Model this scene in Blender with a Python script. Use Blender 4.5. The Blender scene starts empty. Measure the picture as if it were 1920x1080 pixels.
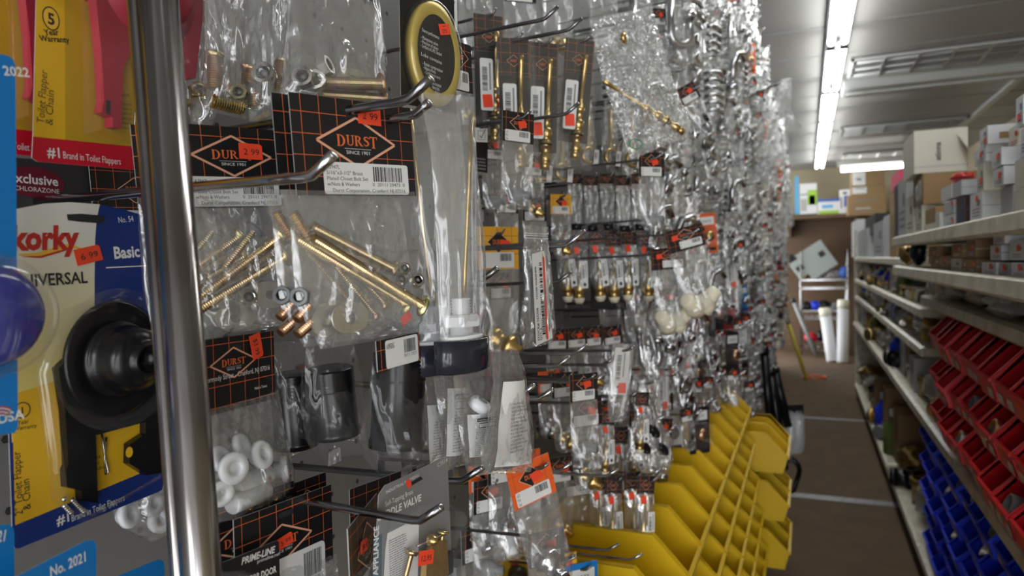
import bpy, bmesh, math, random
from mathutils import Vector, Matrix, noise
SC = bpy.context.scene
COL = SC.collection
rnd = random.Random(7)
PI = math.pi

# ------------------------------------------------------------------ camera
FPX = 1300.0                       # focal length in pixels of the 1920 frame
EYE = Vector((0, 0, 1.42))
_roll = math.radians(1.5)
_a = Vector((1512 - 960, 540 - 481, -FPX)).normalized()          # aisle direction (+Y) seen by the camera
_w = Vector((-math.sin(_roll), math.cos(_roll), 0))
_w.z = -(_w.x * _a.x + _w.y * _a.y) / _a.z
_w.normalize()
_x = _a.cross(_w)
CR = Matrix((_x, _a, _w))          # camera -> world rotation (rows are the world axes in camera space)
cam = bpy.data.cameras.new('camera')
cam.sensor_width = 36.0
cam.lens = 36.0 * FPX / 1920.0
cam.clip_start = 0.01
cam.dof.use_dof = True
cam.dof.focus_distance = 0.56
cam.dof.aperture_fstop = 8.5
camo = bpy.data.objects.new('camera', cam)
COL.objects.link(camo)
camo.matrix_world = Matrix.Translation(EYE) @ CR.to_4x4()
SC.camera = camo

# ------------------------------------------------------------------ world, exposure
wd = bpy.data.worlds.new('store_ambient')
SC.world = wd
wd.use_nodes = True
# added glow for the unseen shop: bright overhead, dark below, invented bands for reflections
_nt = wd.node_tree; _bg = _nt.nodes['Background']
_tc = _nt.nodes.new('ShaderNodeTexCoord'); _sp = _nt.nodes.new('ShaderNodeSeparateXYZ')
_nt.links.new(_tc.outputs['Generated'], _sp.inputs[0])
_mr = _nt.nodes.new('ShaderNodeMapRange'); _mr.inputs['From Min'].default_value = -0.5; _mr.inputs['From Max'].default_value = 0.55
_mr.inputs['To Min'].default_value = 0.5; _mr.inputs['To Max'].default_value = 2.5
_nt.links.new(_sp.outputs[2], _mr.inputs['Value'])
_mp = _nt.nodes.new('ShaderNodeMapping'); _mp.inputs['Scale'].default_value = (5.0, 5.0, 1.2)
_nt.links.new(_tc.outputs['Generated'], _mp.inputs['Vector'])
_nz = _nt.nodes.new('ShaderNodeTexNoise'); _nz.inputs['Scale'].default_value = 1.6; _nz.inputs['Detail'].default_value = 2
_nt.links.new(_mp.outputs[0], _nz.inputs['Vector'])
_m2 = _nt.nodes.new('ShaderNodeMapRange'); _m2.inputs['From Min'].default_value = 0.38; _m2.inputs['From Max'].default_value = 0.62
_m2.inputs['To Min'].default_value = 0.25; _m2.inputs['To Max'].default_value = 1.7
_nt.links.new(_nz.outputs['Fac'], _m2.inputs['Value'])
_mu = _nt.nodes.new('ShaderNodeMath'); _mu.operation = 'MULTIPLY'
_nt.links.new(_mr.outputs[0], _mu.inputs[0]); _nt.links.new(_m2.outputs[0], _mu.inputs[1])
_bg.inputs[0].default_value = (0.97, 0.99, 1.0, 1)
_nt.links.new(_mu.outputs[0], _bg.inputs[1])
SC.view_settings.view_transform = 'Standard'
SC.view_settings.look = 'None'
SC.view_settings.gamma = 1.0
SC.view_settings.use_curve_mapping = False
SC.view_settings.exposure = 1.62
try:
    SC.cycles.use_denoising = True
    SC.cycles.max_bounces = 8
    SC.cycles.diffuse_bounces = 3
    SC.cycles.glossy_bounces = 3
    SC.cycles.transmission_bounces = 4
    SC.cycles.transparent_max_bounces = 40
    SC.cycles.caustics_reflective = False
    SC.cycles.caustics_refractive = False
    SC.cycles.sample_clamp_indirect = 4.0
    SC.cycles.use_light_tree = True
except Exception:
    pass

# ------------------------------------------------------------------ pixels to points
def ray(px, py):
    return CR @ Vector(((px - 960) / FPX, (540 - py) / FPX, -1.0))
def onX(px, py, X):
    r = ray(px, py); return EYE + r * (X / r.x)
def onY(px, py, Y):
    r = ray(px, py); return EYE + r * (Y / r.y)
def onZ(px, py, Z):
    r = ray(px, py); return EYE + r * ((Z - EYE.z) / r.z)
def atd(px, py, d):
    return EYE + ray(px, py) * d

# ------------------------------------------------------------------ materials
MATS = {}
def new_mat(name):
    m = bpy.data.materials.new(name); m.use_nodes = True
    nt = m.node_tree; nt.nodes.clear()
    out = nt.nodes.new('ShaderNodeOutputMaterial')
    MATS[name] = m
    return m, nt, out
def lk(nt, a, b): nt.links.new(a, b)
def val(sock, v):
    sock.default_value = v
def pbr(name, col, rough=0.5, metal=0.0, spec=0.5, var=0.0, vscale=40.0, col2=None, bump=0.0, bscale=120.0, trans=0.0, emit=0.0, coat=0.0):
    m, nt, out = new_mat(name)
    b = nt.nodes.new('ShaderNodeBsdfPrincipled')
    b.inputs['Base Color'].default_value = (*col, 1)
    b.inputs['Roughness'].default_value = rough
    b.inputs['Metallic'].default_value = metal
    b.inputs['Specular IOR Level'].default_value = spec
    b.inputs['Transmission Weight'].default_value = trans
    b.inputs['Coat Weight'].default_value = coat
    if emit:
        b.inputs['Emission Color'].default_value = (*col, 1)
        b.inputs['Emission Strength'].default_value = emit
    if var or col2 or bump:
        tc = nt.nodes.new('ShaderNodeTexCoord')
    if var or col2:
        n = nt.nodes.new('ShaderNodeTexNoise'); n.inputs['Scale'].default_value = vscale; n.inputs['Detail'].default_value = 3
        lk(nt, tc.outputs['Object'], n.inputs['Vector'])
        cr = nt.nodes.new('ShaderNodeValToRGB')
        c2 = col2 if col2 else tuple(max(0, c * (1 - var)) for c in col)
        cr.color_ramp.elements[0].position = 0.35; cr.color_ramp.elements[1].position = 0.65
        cr.color_ramp.elements[0].color = (*c2, 1); cr.color_ramp.elements[1].color = (*col, 1)
        lk(nt, n.outputs['Fac'], cr.inputs['Fac']); lk(nt, cr.outputs['Color'], b.inputs['Base Color'])
    if bump:
        n2 = nt.nodes.new('ShaderNodeTexNoise'); n2.inputs['Scale'].default_value = bscale; n2.inputs['Detail'].default_value = 4
        lk(nt, tc.outputs['Object'], n2.inputs['Vector'])
        bp = nt.nodes.new('ShaderNodeBump'); bp.inputs['Strength'].default_value = bump; bp.inputs['Distance'].default_value = 0.002
        lk(nt, n2.outputs['Fac'], bp.inputs['Height']); lk(nt, bp.outputs['Normal'], b.inputs['Normal'])
    lk(nt, b.outputs[0], out.inputs[0])
    return m
def film_mat(name, haze, hcol=(0.85, 0.87, 0.88), gl=0.07, rough=0.09, bump=0.6, bscale=55.0, stretch=(1, 0.45, 1), tint=(1, 1, 1), dist=0.006, edge=0.7, pw=4.0):
    """thin clear plastic: see-through, slightly milky, glossy with creases"""
    m, nt, out = new_mat(name)
    tc = nt.nodes.new('ShaderNodeTexCoord')
    mp = nt.nodes.new('ShaderNodeMapping'); mp.inputs['Scale'].default_value = stretch
    lk(nt, tc.outputs['Object'], mp.inputs['Vector'])
    n = nt.nodes.new('ShaderNodeTexNoise')
    try: n.noise_type = 'RIDGED_MULTIFRACTAL'
    except Exception: pass
    n.inputs['Scale'].default_value = bscale; n.inputs['Detail'].default_value = 3; n.inputs['Distortion'].default_value = 0.6
    lk(nt, mp.outputs[0], n.inputs['Vector'])
    bp = nt.nodes.new('ShaderNodeBump'); bp.inputs['Strength'].default_value = bump; bp.inputs['Distance'].default_value = dist
    lk(nt, n.outputs['Fac'], bp.inputs['Height'])
    lw = nt.nodes.new('ShaderNodeLayerWeight'); lw.inputs['Blend'].default_value = 0.5
    lk(nt, bp.outputs['Normal'], lw.inputs['Normal'])
    p = nt.nodes.new('ShaderNodeMath'); p.operation = 'POWER'; p.inputs[1].default_value = pw
    lk(nt, lw.outputs['Facing'], p.inputs[0])
    ma = nt.nodes.new('ShaderNodeMath'); ma.operation = 'MULTIPLY_ADD'; ma.inputs[1].default_value = edge; ma.inputs[2].default_value = gl
    lk(nt, p.outputs[0], ma.inputs[0])
    tr = nt.nodes.new('ShaderNodeBsdfTransparent'); tr.inputs[0].default_value = (*tint, 1)
    df = nt.nodes.new('ShaderNodeBsdfDiffuse'); df.inputs[0].default_value = (*hcol, 1)
    tl = nt.nodes.new('ShaderNodeBsdfTranslucent'); tl.inputs[0].default_value = (*hcol, 1)
    dm = nt.nodes.new('ShaderNodeMixShader'); dm.inputs[0].default_value = 0.35
    lk(nt, df.outputs[0], dm.inputs[1]); lk(nt, tl.outputs[0], dm.inputs[2])
    m1 = nt.nodes.new('ShaderNodeMixShader'); m1.inputs[0].default_value = haze
    lk(nt, tr.outputs[0], m1.inputs[1]); lk(nt, dm.outputs[0], m1.inputs[2])
    g = nt.nodes.new('ShaderNodeBsdfGlossy'); g.inputs['Roughness'].default_value = rough; g.inputs[0].default_value = (1, 1, 1, 1)
    lk(nt, bp.outputs['Normal'], g.inputs['Normal'])
    m2 = nt.nodes.new('ShaderNodeMixShader')
    lk(nt, ma.outputs[0], m2.inputs[0]); lk(nt, m1.outputs[0], m2.inputs[1]); lk(nt, g.outputs[0], m2.inputs[2])
    lk(nt, m2.outputs[0], out.inputs[0])
    return m
def grad_mat(name, c0, c1, axis, a, b, rough=0.4):
    """printed two-colour blend along a local axis of the card"""
    m, nt, out = new_mat(name)
    tc = nt.nodes.new('ShaderNodeTexCoord'); sp = nt.nodes.new('ShaderNodeSeparateXYZ')
    lk(nt, tc.outputs['Object'], sp.inputs[0])
    mr = nt.nodes.new('ShaderNodeMapRange'); mr.inputs['From Min'].default_value = a; mr.inputs['From Max'].default_value = b
    lk(nt, sp.outputs[axis], mr.inputs['Value'])
    mx = nt.nodes.new('ShaderNodeMix'); mx.data_type = 'RGBA'
    mx.inputs[6].default_value = (*c0, 1); mx.inputs[7].default_value = (*c1, 1)
    lk(nt, mr.outputs[0], mx.inputs[0])
    bs = nt.nodes.new('ShaderNodeBsdfPrincipled'); bs.inputs['Roughness'].default_value = rough
    lk(nt, mx.outputs[2], bs.inputs['Base Color']); lk(nt, bs.outputs[0], out.inputs[0])
    return m
def emit_mat(name, col, s):
    m, nt, out = new_mat(name)
    e = nt.nodes.new('ShaderNodeEmission'); e.inputs[0].default_value = (*col, 1); e.inputs[1].default_value = s
    lk(nt, e.outputs[0], out.inputs[0]); return m

TUBE = emit_mat('fluorescent_tube', (0.97, 1.0, 0.97), 6.5)
TUBE2 = emit_mat('fluorescent_tube_rear', (1.0, 1.0, 0.94), 3.0)
BLACK = pbr('black_print', (0.012, 0.012, 0.013), 0.38)
INK = pbr('ink', (0.02, 0.02, 0.022), 0.6)
ORANGE = pbr('orange_print', (0.80, 0.17, 0.05), 0.45)
COPPER = pbr('pale_copper_print', (0.85, 0.42, 0.28), 0.45)
ORCARD = pbr('orange_card', (0.85, 0.13, 0.02), 0.42)
YECARD = pbr('amber_card', (0.85, 0.42, 0.03), 0.42)
WHITE = pbr('white_label', (0.80, 0.80, 0.79), 0.5)
CREAM = pbr('cream_card', (0.82, 0.80, 0.66), 0.45)
PRICE = pbr('price_red', (0.95, 0.075, 0.025), 0.5)
BACKING = pbr('card_back_grey', (0.45, 0.45, 0.44), 0.6, var=0.15)
CHROME = pbr('chrome', (0.62, 0.62, 0.64), 0.14, 1.0, var=0.25, vscale=20)
POSTM = pbr('chrome_post_reflections', (0.50, 0.49, 0.49), 0.16, 1.0, col2=(0.30, 0.26, 0.25), vscale=9)  # dark brownish reflections put into the chrome colour
CREASE = film_mat('creased_milky_film', 0.34, gl=.14, rough=.1, bump=1.0, bscale=70, dist=.009)
DARKWIRE = pbr('dark_chrome_wire', (0.36, 0.36, 0.38), 0.18, 1.0, var=0.3, vscale=25)
STEEL = pbr('nickel', (0.66, 0.63, 0.58), 0.2, 1.0, var=0.2, vscale=60)
WASH = pbr('stainless_washer', (0.80, 0.78, 0.72), 0.38, 1.0, var=0.08, vscale=200)
BRASS = pbr('brass', (0.78, 0.55, 0.22), 0.26, 1.0, var=0.35, vscale=60, bump=0.15, bscale=300)
OLDBRASS = pbr('dull_brass', (0.55, 0.38, 0.15), 0.36, 1.0, var=0.4, vscale=50)
ZINC = pbr('yellow_zinc', (0.66, 0.53, 0.25), 0.24, 1.0, col2=(0.52, 0.37, 0.22), vscale=45)
ZINCP = pbr('pinkish_zinc', (0.60, 0.36, 0.30), 0.3, 1.0, col2=(0.58, 0.48, 0.22), vscale=60)
ZINCG = pbr('greenish_zinc', (0.42, 0.45, 0.20), 0.25, 1.0, col2=(0.75, 0.6, 0.3), vscale=80)
COPPERM = pbr('copper', (0.60, 0.36, 0.22), 0.3, 1.0)
NYLON = pbr('white_nylon', (0.82, 0.84, 0.86), 0.35, var=0.05)
IVORY = pbr('ivory_plastic', (0.80, 0.74, 0.58), 0.4)
RUBBER = pbr('black_rubber', (0.008, 0.008, 0.010), 0.24, spec=0.4, var=0.3)
NAVYP = pbr('smoky_black_plastic', (0.02, 0.022, 0.032), 0.12)
GREY = pbr('grey_plastic', (0.22, 0.23, 0.24), 0.4)
GREENR = pbr('green_rubber', (0.02, 0.28, 0.13), 0.4)
FILM = film_mat('clear_film', 0.145, gl=0.11, bump=1.0, dist=.010, bscale=48)
FILM2 = film_mat('creased_film', 0.15, gl=0.15, bump=1.0, dist=.009, bscale=80, rough=0.07)
FILM3 = film_mat('crackled_film', 0.19, gl=0.12, dist=.007, bump=1.0, bscale=150, rough=0.06, stretch=(1, 0.8, 1))
FARF = film_mat('bright_thin_film', 0.11, gl=0.14, bump=1.0, bscale=60, rough=0.08, dist=.008)
PIPEF = film_mat('slack_film', 0.035, gl=0.03, bump=0.8, bscale=45, rough=0.07, dist=.006, edge=.3, pw=4.5)
BORE = pbr('thread_bore_shade', (0.10, 0.095, 0.09), 0.4, 1.0)  # shade inside the threaded bore put into a dark steel colour
MILK = film_mat('milky_film', 0.42, gl=0.06, rough=0.16, bump=0.5, bscale=45)
LONGF = film_mat('ribbed_film', 0.22, gl=0.09, rough=0.1, bump=0.7, bscale=90, stretch=(1, 0.06, 1))
BLIST = film_mat('clear_blister', 0.025, gl=0.045, rough=0.06, bump=0.1, bscale=20, dist=.002, edge=.35, pw=3.0)
PAPER = pbr('thin_white_paper', (0.90, 0.90, 0.88), 0.6, bump=0.3, bscale=60)
EMP = None

# ------------------------------------------------------------------ mesh builder
_text_cache = {}
def text_geo(s, bold=0.0, shear=0.0):
    k = (s, bold, shear)
    if k not in _text_cache:
        cu = bpy.data.curves.new('t', 'FONT'); cu.body = s; cu.size = 1.0; cu.offset = bold; cu.shear = shear; cu.resolution_u = 2
        ob = bpy.data.objects.new('t', cu)
        me = bpy.data.meshes.new_from_object(ob)
        vs = [(v.co.x, v.co.y) for v in me.vertices]; fs = [tuple(p.vertices) for p in me.polygons]
        bpy.data.objects.remove(ob); bpy.data.curves.remove(cu); bpy.data.meshes.remove(me)
        xs = [v[0] for v in vs] or [0]
        _text_cache[k] = (vs, fs, min(xs), max(xs))
    return _text_cache[k]

class MB:
    def __init__(s):
        s.v = []; s.f = []; s.m = []; s.s = []; s.mats = []
    def mi(s, mat):
        if mat not in s.mats: s.mats.append(mat)
        return s.mats.index(mat)
    def add(s, vs, fs, mat, M=None, smooth=False):
        o = len(s.v); i = s.mi(mat)
        if M is not None: vs = [M @ Vector(v) for v in vs]
        s.v.extend(tuple(v) for v in vs)
        for f in fs:
            s.f.append(tuple(o + k for k in f)); s.m.append(i); s.s.append(smooth)
        return s
    def flat(s, poly, z, mat, M=None):
        vs = [(p[0], p[1], z) for p in poly]
        a = sum(vs[i][0] * vs[(i + 1) % len(vs)][1] - vs[(i + 1) % len(vs)][0] * vs[i][1] for i in range(len(vs)))
        if a < 0: vs.reverse()
        return s.add(vs, [tuple(range(len(vs)))], mat, M)
    def rect(s, x0, y0, x1, y1, z, mat, M=None):
        return s.flat([(x0, y0), (x1, y0), (x1, y1), (x0, y1)], z, mat, M)
    def prism(s, poly, z0, z1, mat, M=None, side=None):
        n = len(poly)
        a = sum(poly[i][0] * poly[(i + 1) % n][1] - poly[(i + 1) % n][0] * poly[i][1] for i in range(n))
        if a < 0: poly = poly[::-1]
        vs = [(p[0], p[1], z0) for p in poly] + [(p[0], p[1], z1) for p in poly]
        s.add(vs, [tuple(range(n - 1, -1, -1)), tuple(range(n, 2 * n))], mat, M)
        return s.add(vs, [(i, (i + 1) % n, n + (i + 1) % n, n + i) for i in range(n)], side or mat, M)
    def box(s, x0, x1, y0, y1, z0, z1, mat, M=None):
        return s.prism([(x0, y0), (x1, y0), (x1, y1), (x0, y1)], z0, z1, mat, M)
    def line(s, p, q, w, z, mat, M=None):
        p = Vector(p); q = Vector(q); d = (q - p)
        if d.length < 1e-9: return s
        n = Vector((-d.y, d.x)).normalized() * w * 0.5
        return s.flat([p - n, q - n, q + n, p + n], z, mat, M)
    def poly_line(s, pts, w, z, mat, M=None, closed=False):
        k = len(pts)
        for i in range(k if closed else k - 1): s.line(pts[i], pts[(i + 1) % k], w, z, mat, M)
        return s
    def lathe(s, prof, mat, seg=16, M=None, smooth=True, ex=1.0, ey=1.0, caps=True):
        vs = []; fs = []
        for r, z in prof:
            for k in range(seg):
                a = 2 * PI * k / seg; vs.append((r * ex * math.cos(a), r * ey * math.sin(a), z))
        for i in range(len(prof) - 1):
            for k in range(seg):
                k2 = (k + 1) % seg
                fs.append((i * seg + k, i * seg + k2, (i + 1) * seg + k2, (i + 1) * seg + k))
        if caps: fs.append(tuple(range(seg - 1, -1, -1))); fs.append(tuple((len(prof) - 1) * seg + k for k in range(seg)))
        s.add(vs, fs, mat, M, smooth)
        return s
    def tube(s, pts, r, mat, seg=8, M=None, taper=None, closed=False):
        pts = [Vector(p) for p in pts]; n = len(pts); vs = []; fs = []
        up = None
        for i, p in enumerate(pts):
            if closed: t = pts[(i + 1) % n] - pts[i - 1]
            else: t = pts[min(i + 1, n - 1)] - pts[max(i - 1, 0)]
            t.normalize()
            if up is None:
                up = Vector((0, 0, 1)) if abs(t.z) < 0.9 else Vector((1, 0, 0))
            sd = t.cross(up).normalized(); up = sd.cross(t).normalized()
            rr = r * (taper[i] if taper else 1.0)
            for k in range(seg):
                a = 2 * PI * k / seg; vs.append(p + sd * (rr * math.cos(a)) + up * (rr * math.sin(a)))
        for i in range(n if closed else n - 1):
            j = (i + 1) % n
            for k in range(seg):
                k2 = (k + 1) % seg
                fs.append((i * seg + k, i * seg + k2, j * seg + k2, j * seg + k))
        if not closed:
            fs.append(tuple(range(seg - 1, -1, -1))); fs.append(tuple((n - 1) * seg + k for k in range(seg)))
        return s.add(vs, fs, mat, M, True)
    def ball(s, c, rx, ry, rz, mat, seg=14, rings=9, M=None):
        pr = []
        T = Matrix.Translation(Vector(c)) @ Matrix.Diagonal((rx, ry, rz, 1))
        for i in range(rings + 1):
            a = -PI / 2 + PI * i / rings; pr.append((max(1e-4, math.cos(a)), math.sin(a)))
        return s.lathe(pr, mat, seg, (M @ T) if M is not None else T)
    def text(s, t, x, y, size, z, mat, M=None, ang=0.0, align='L', bold=0.0, shear=0.0, sx=1.0, width=None):
        vs, fs, x0, x1 = text_geo(t, bold, shear)
        if not fs: return s
        if width: sx = width / ((x1 - x0) * size)
        off = {'L': -x0, 'C': -(x0 + x1) / 2, 'R': -x1}[align]
        ca, sa = math.cos(ang), math.sin(ang)
        out = []
        for (a, b) in vs:
            u = (a + off) * size * sx; w = b * size
            out.append((x + u * ca - w * sa, y + u * sa + w * ca, z))
        return s.add(out, fs, mat, M)
    def grid(s, fn, nu, nv, mat, M=None, smooth=True, flip=False):
        vs = [fn(i / nu, j / nv) for j in range(nv + 1) for i in range(nu + 1)]
        fs = []
        for j in range(nv):
            for i in range(nu):
                a = j * (nu + 1) + i
                q = (a, a + 1, a + nu + 2, a + nu + 1)
                fs.append(q[::-1] if flip else q)
        return s.add(vs, fs, mat, M, smooth)
    def build(s, name, parent=None, M=None, bevel=0.0, label=None):
        me = bpy.data.meshes.new(name)
        me.from_pydata(s.v, [], s.f)
        for m in s.mats: me.materials.append(m)
        me.polygons.foreach_set('material_index', s.m)
        me.polygons.foreach_set('use_smooth', s.s)
        me.update()
        o = bpy.data.objects.new(name, me); COL.objects.link(o)
        if parent is not None: o.parent = parent
        if M is not None: o.matrix_local = M
        if bevel:
            b = o.modifiers.new('bevel', 'BEVEL'); b.width = bevel; b.segments = 2; b.limit_method = 'ANGLE'
        if label: o['label'] = label
        return o

def tag(o, label, cat, group=None):
    o['label'] = label; o['category'] = cat
    if group: o['group'] = group
    return o
def thing(name, label, cat, M, group=None):
    o = bpy.data.objects.new(name, None); COL.objects.link(o); o.empty_display_size = 0.02
    o.matrix_world = M
    return tag(o, label, cat, group)
def struct(mb, name, bevel=0.0):
    o = mb.build(name, bevel=bevel); o['kind'] = 'structure'; return o
KIDS = {}
def dup(root, M, label=None, group=None):
    """a copy of a thing with copies of its parts and sub-parts (mesh data shared)"""
    r = root.copy(); COL.objects.link(r); r.matrix_world = M
    if label: r['label'] = label
    if group: r['group'] = group
    kids = KIDS.get(root.name) or list(root.children); KIDS[root.name] = kids
    for ch in kids:
        c = ch.copy(); COL.objects.link(c); c.parent = r
        gk = KIDS.get(ch.name)
        if gk is None: gk = KIDS[ch.name] = list(ch.children)
        for g in gk:
            d = g.copy(); COL.objects.link(d); d.parent = c
    return r

class Fr:
    """a plane hanging in the aisle: x along the card, y up, z out of its face; uv() puts a pixel of the photo on it"""
    def __init__(s, o, yaw=0.0, pitch=0.0):
        a = math.radians(yaw); s.o = Vector(o)
        s.u = Vector((math.sin(a), math.cos(a), 0)); n = Vector((math.cos(a), -math.sin(a), 0)); v = Vector((0, 0, 1))
        if pitch:
            b = math.radians(pitch); n, v = n * math.cos(b) + v * math.sin(b), v * math.cos(b) - n * math.sin(b)
        s.n = n; s.v = v
        s.M = Matrix(((s.u.x, v.x, n.x, s.o.x), (s.u.y, v.y, n.y, s.o.y), (s.u.z, v.z, n.z, s.o.z), (0, 0, 0, 1)))
    def uv(s, px, py, z=0.0):
        r = ray(px, py); t = (s.o + s.n * z - EYE).dot(s.n) / r.dot(s.n)
        p = EYE + r * t - s.o
        return Vector((p.dot(s.u), p.dot(s.v)))
    def p3(s, px, py, z=0.0):
        q = s.uv(px, py, z); return Vector((q.x, q.y, z))
    def pts(s, L, z=0.0): return [s.uv(*p, z) for p in L]
def rodM(a, b):
    a = Vector(a); b = Vector(b); d = (b - a).normalized()
    return Matrix.Translation(a) @ d.to_track_quat('Z', 'Y').to_matrix().to_4x4()
def xf2(o, ang, z=0.0, sc=1.0):
    return Matrix.Translation((o[0], o[1], z)) @ Matrix.Rotation(ang, 4, 'Z') @ Matrix.Scale(sc, 4)
def rrect(x0, y0, x1, y1, r, n=4):
    P = []
    for cx, cy, a0 in ((x1 - r, y1 - r, 0), (x0 + r, y1 - r, 90), (x0 + r, y0 + r, 180), (x1 - r, y0 + r, 270)):
        for k in range(n + 1):
            a = math.radians(a0 + 90 * k / n); P.append((cx + r * math.cos(a), cy + r * math.sin(a)))
    return P
def ell(cx, cy, rx, ry, n=32, a0=0.0):
    return [(cx + rx * math.cos(2 * PI * k / n + a0), cy + ry * math.sin(2 * PI * k / n + a0)) for k in range(n)]
def lerp(a, b, t): return a + (b - a) * t
# ------------------------------------------------------------------ setting
E = EYE.z
CEIL = E + 1.32
XW = -0.52            # pegboard face
def room_mat_ceiling():
    m, nt, out = new_mat('ceiling_panels')
    tc = nt.nodes.new('ShaderNodeTexCoord')
    n = nt.nodes.new('ShaderNodeTexNoise'); n.inputs['Scale'].default_value = 220
    lk(nt, tc.outputs['Object'], n.inputs['Vector'])
    w = nt.nodes.new('ShaderNodeTexWave'); w.bands_direction = 'Y'; w.inputs['Scale'].default_value = 0.27; w.inputs['Distortion'].default_value = 0.3
    lk(nt, tc.outputs['Object'], w.inputs['Vector'])
    b = nt.nodes.new('ShaderNodeBump'); b.inputs['Strength'].default_value = 0.5; b.inputs['Distance'].default_value = 0.05
    lk(nt, w.outputs['Fac'], b.inputs['Height'])
    b2 = nt.nodes.new('ShaderNodeBump'); b2.inputs['Strength'].default_value = 0.2; b2.inputs['Distance'].default_value = 0.001
    lk(nt, n.outputs['Fac'], b2.inputs['Height']); lk(nt, b.outputs[0], b2.inputs['Normal'])
    p = nt.nodes.new('ShaderNodeBsdfPrincipled'); p.inputs['Base Color'].default_value = (0.33, 0.32, 0.31, 1); p.inputs['Roughness'].default_value = 0.42
    lk(nt, b2.outputs[0], p.inputs['Normal']); lk(nt, p.outputs[0], out.inputs[0]); return m
CEILM = room_mat_ceiling()
SEAM = pbr('ceiling_seam', (0.30, 0.30, 0.30), 0.5)
FLOORM = pbr('brown_floor', (0.115, 0.068, 0.032), 0.8, col2=(0.09, 0.052, 0.025), vscale=6, bump=0.25, bscale=400)
TAPE = pbr('grey_tape', (0.27, 0.27, 0.29), 0.35, var=0.4, vscale=30)
WALLM = pbr('beige_wall', (0.40, 0.345, 0.23), 0.7, var=0.08, vscale=3)
BROWNB = pbr('brown_board', (0.13, 0.075, 0.04), 0.6, var=0.15, vscale=3)
PEG = pbr('grey_pegboard', (0.17, 0.168, 0.165), 0.6, var=0.1, vscale=8)
SHELFC = pbr('cream_shelf_enamel', (0.72, 0.68, 0.57), 0.38, col2=(0.52, 0.47, 0.37), vscale=18, bump=0.1)
SHELFD = pbr('dusty_shelf_top', (0.40, 0.38, 0.33), 0.6, var=0.3, vscale=20)
LAMPW = pbr('white_lamp_enamel', (0.52, 0.53, 0.52), 0.4)
LAMPG = pbr('toned_down_lamp_body', (0.07, 0.072, 0.07), 0.5)  # really white housing, darkened in colour against the glare of its tubes
LOUV = pbr('louvre_aluminium', (0.52, 0.52, 0.52), 0.3, 0.9)
DARKIN = pbr('dark_lamp_inside', (0.16, 0.155, 0.15), 0.5)

mb = MB(); mb.box(-1.2, 3.2, -1.5, 11.6, -0.1, 0, FLOORM); struct(mb, 'floor')
mb = MB(); mb.box(-3.2, 3.2, -3.5, 11.6, CEIL, CEIL + 0.1, CEILM)
y = -3.0
while y < 11.4:
    mb.box(-3.2, 3.2, y, y + 0.018, CEIL - 0.004, CEIL + 0.02, SEAM); y += 0.62
struct(mb, 'ceiling')
mb = MB(); mb.box(1.47, 1.52, 0.2, 11.5, CEIL - 0.03, CEIL - 0.0005, LAMPW); struct(mb, 'trim_1')
mb = MB(); mb.box(XW - 0.05, XW, -1.5, 9.6, 0.0, 2.62, PEG)
for yy in [k * 0.0508 for k in range(-4, 66)]:
    for zz in [0.9 + k * 0.0508 for k in range(28)]:
        mb.add([(XW + 0.0008, yy + 0.0032 * math.cos(a), zz + 0.0032 * math.sin(a)) for a in [PI * k / 3 for k in range(6)]], [(0, 1, 2, 3, 4, 5)], INK)
struct(mb, 'wall_left')
mb = MB(); mb.box(-1.2, 3.2, 11.5, 11.6, 0, CEIL, WALLM); struct(mb, 'wall_back')
mb = MB(); mb.box(1.9, 2.0, -1.5, 11.5, 0, CEIL, WALLM); struct(mb, 'wall_right')
for i, (pa, pb, w) in enumerate((((1450, 924), (1668, 940), 0.085), ((1480, 781), (1625, 788), 0.07))):
    a = onZ(*pa, 0.002); b = onZ(*pb, 0.002)
    mb = MB(); mb.box(min(a.x, -0.1), max(b.x, .5), a.y - w / 2, a.y + w / 2, 0.0005, 0.003, TAPE)
    o = mb.build('floor_tape'); tag(o, 'silver grey tape strip across the brown floor, %s' % ('nearer of the two' if i == 0 else 'farther of the two'), 'tape')

# ------------------------------------------------------------------ strip lights over the aisle
TUBEZ = E + 1.235
def strip_light(x, y0, L, label):
    t = thing('strip_light', label, 'ceiling light', Matrix.Translation((x, y0, TUBEZ)), 'fluorescent strip lights in a line over the aisle')
    mb = MB(); mb.prism([(-0.062, 0.045), (-0.05, 0.0845), (0.05, 0.0845), (0.062, 0.045), (0.02, 0.026), (-0.02, 0.026)], 0, L, LAMPG, Matrix(((1, 0, 0, 0), (0, 0, 1, 0), (0, 1, 0, 0), (0, 0, 0, 1))))
    mb.build('housing', t)
    for sx in (-0.035, 0.035):
        m2 = MB(); m2.tube([(sx, 0.045, 0), (sx, L - 0.045, 0)], 0.019, TUBE, 10); m2.build('tube', t)
        for yy in (0.012, L - 0.044):
            m3 = MB(); m3.box(sx - 0.021, sx + 0.021, yy, yy + 0.032, -0.022, 0.05, LAMPG); m3.build('lamp_holder', t)
XS = 0.18
_u = ['', 'first', 'second', 'third', 'fourth', 'fifth', 'sixth', 'seventh', 'eighth', 'ninth', 'tenth', 'eleventh', 'twelfth', 'thirteenth', 'fourteenth', 'fifteenth', 'sixteenth', 'seventeenth', 'eighteenth', 'nineteenth']
_t = ['twentieth', 'thirtieth', 'fortieth', 'fiftieth']; _tt = ['twenty', 'thirty', 'forty', 'fifty']
ords = [(_u[k] if k < 20 else (_t[k // 10 - 2] if k % 10 == 0 else _tt[k // 10 - 2] + '-' + _u[k % 10])) for k in range(1, 60)]
yk = onZ(1577, 82, TUBEZ).y
k = -3
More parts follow.
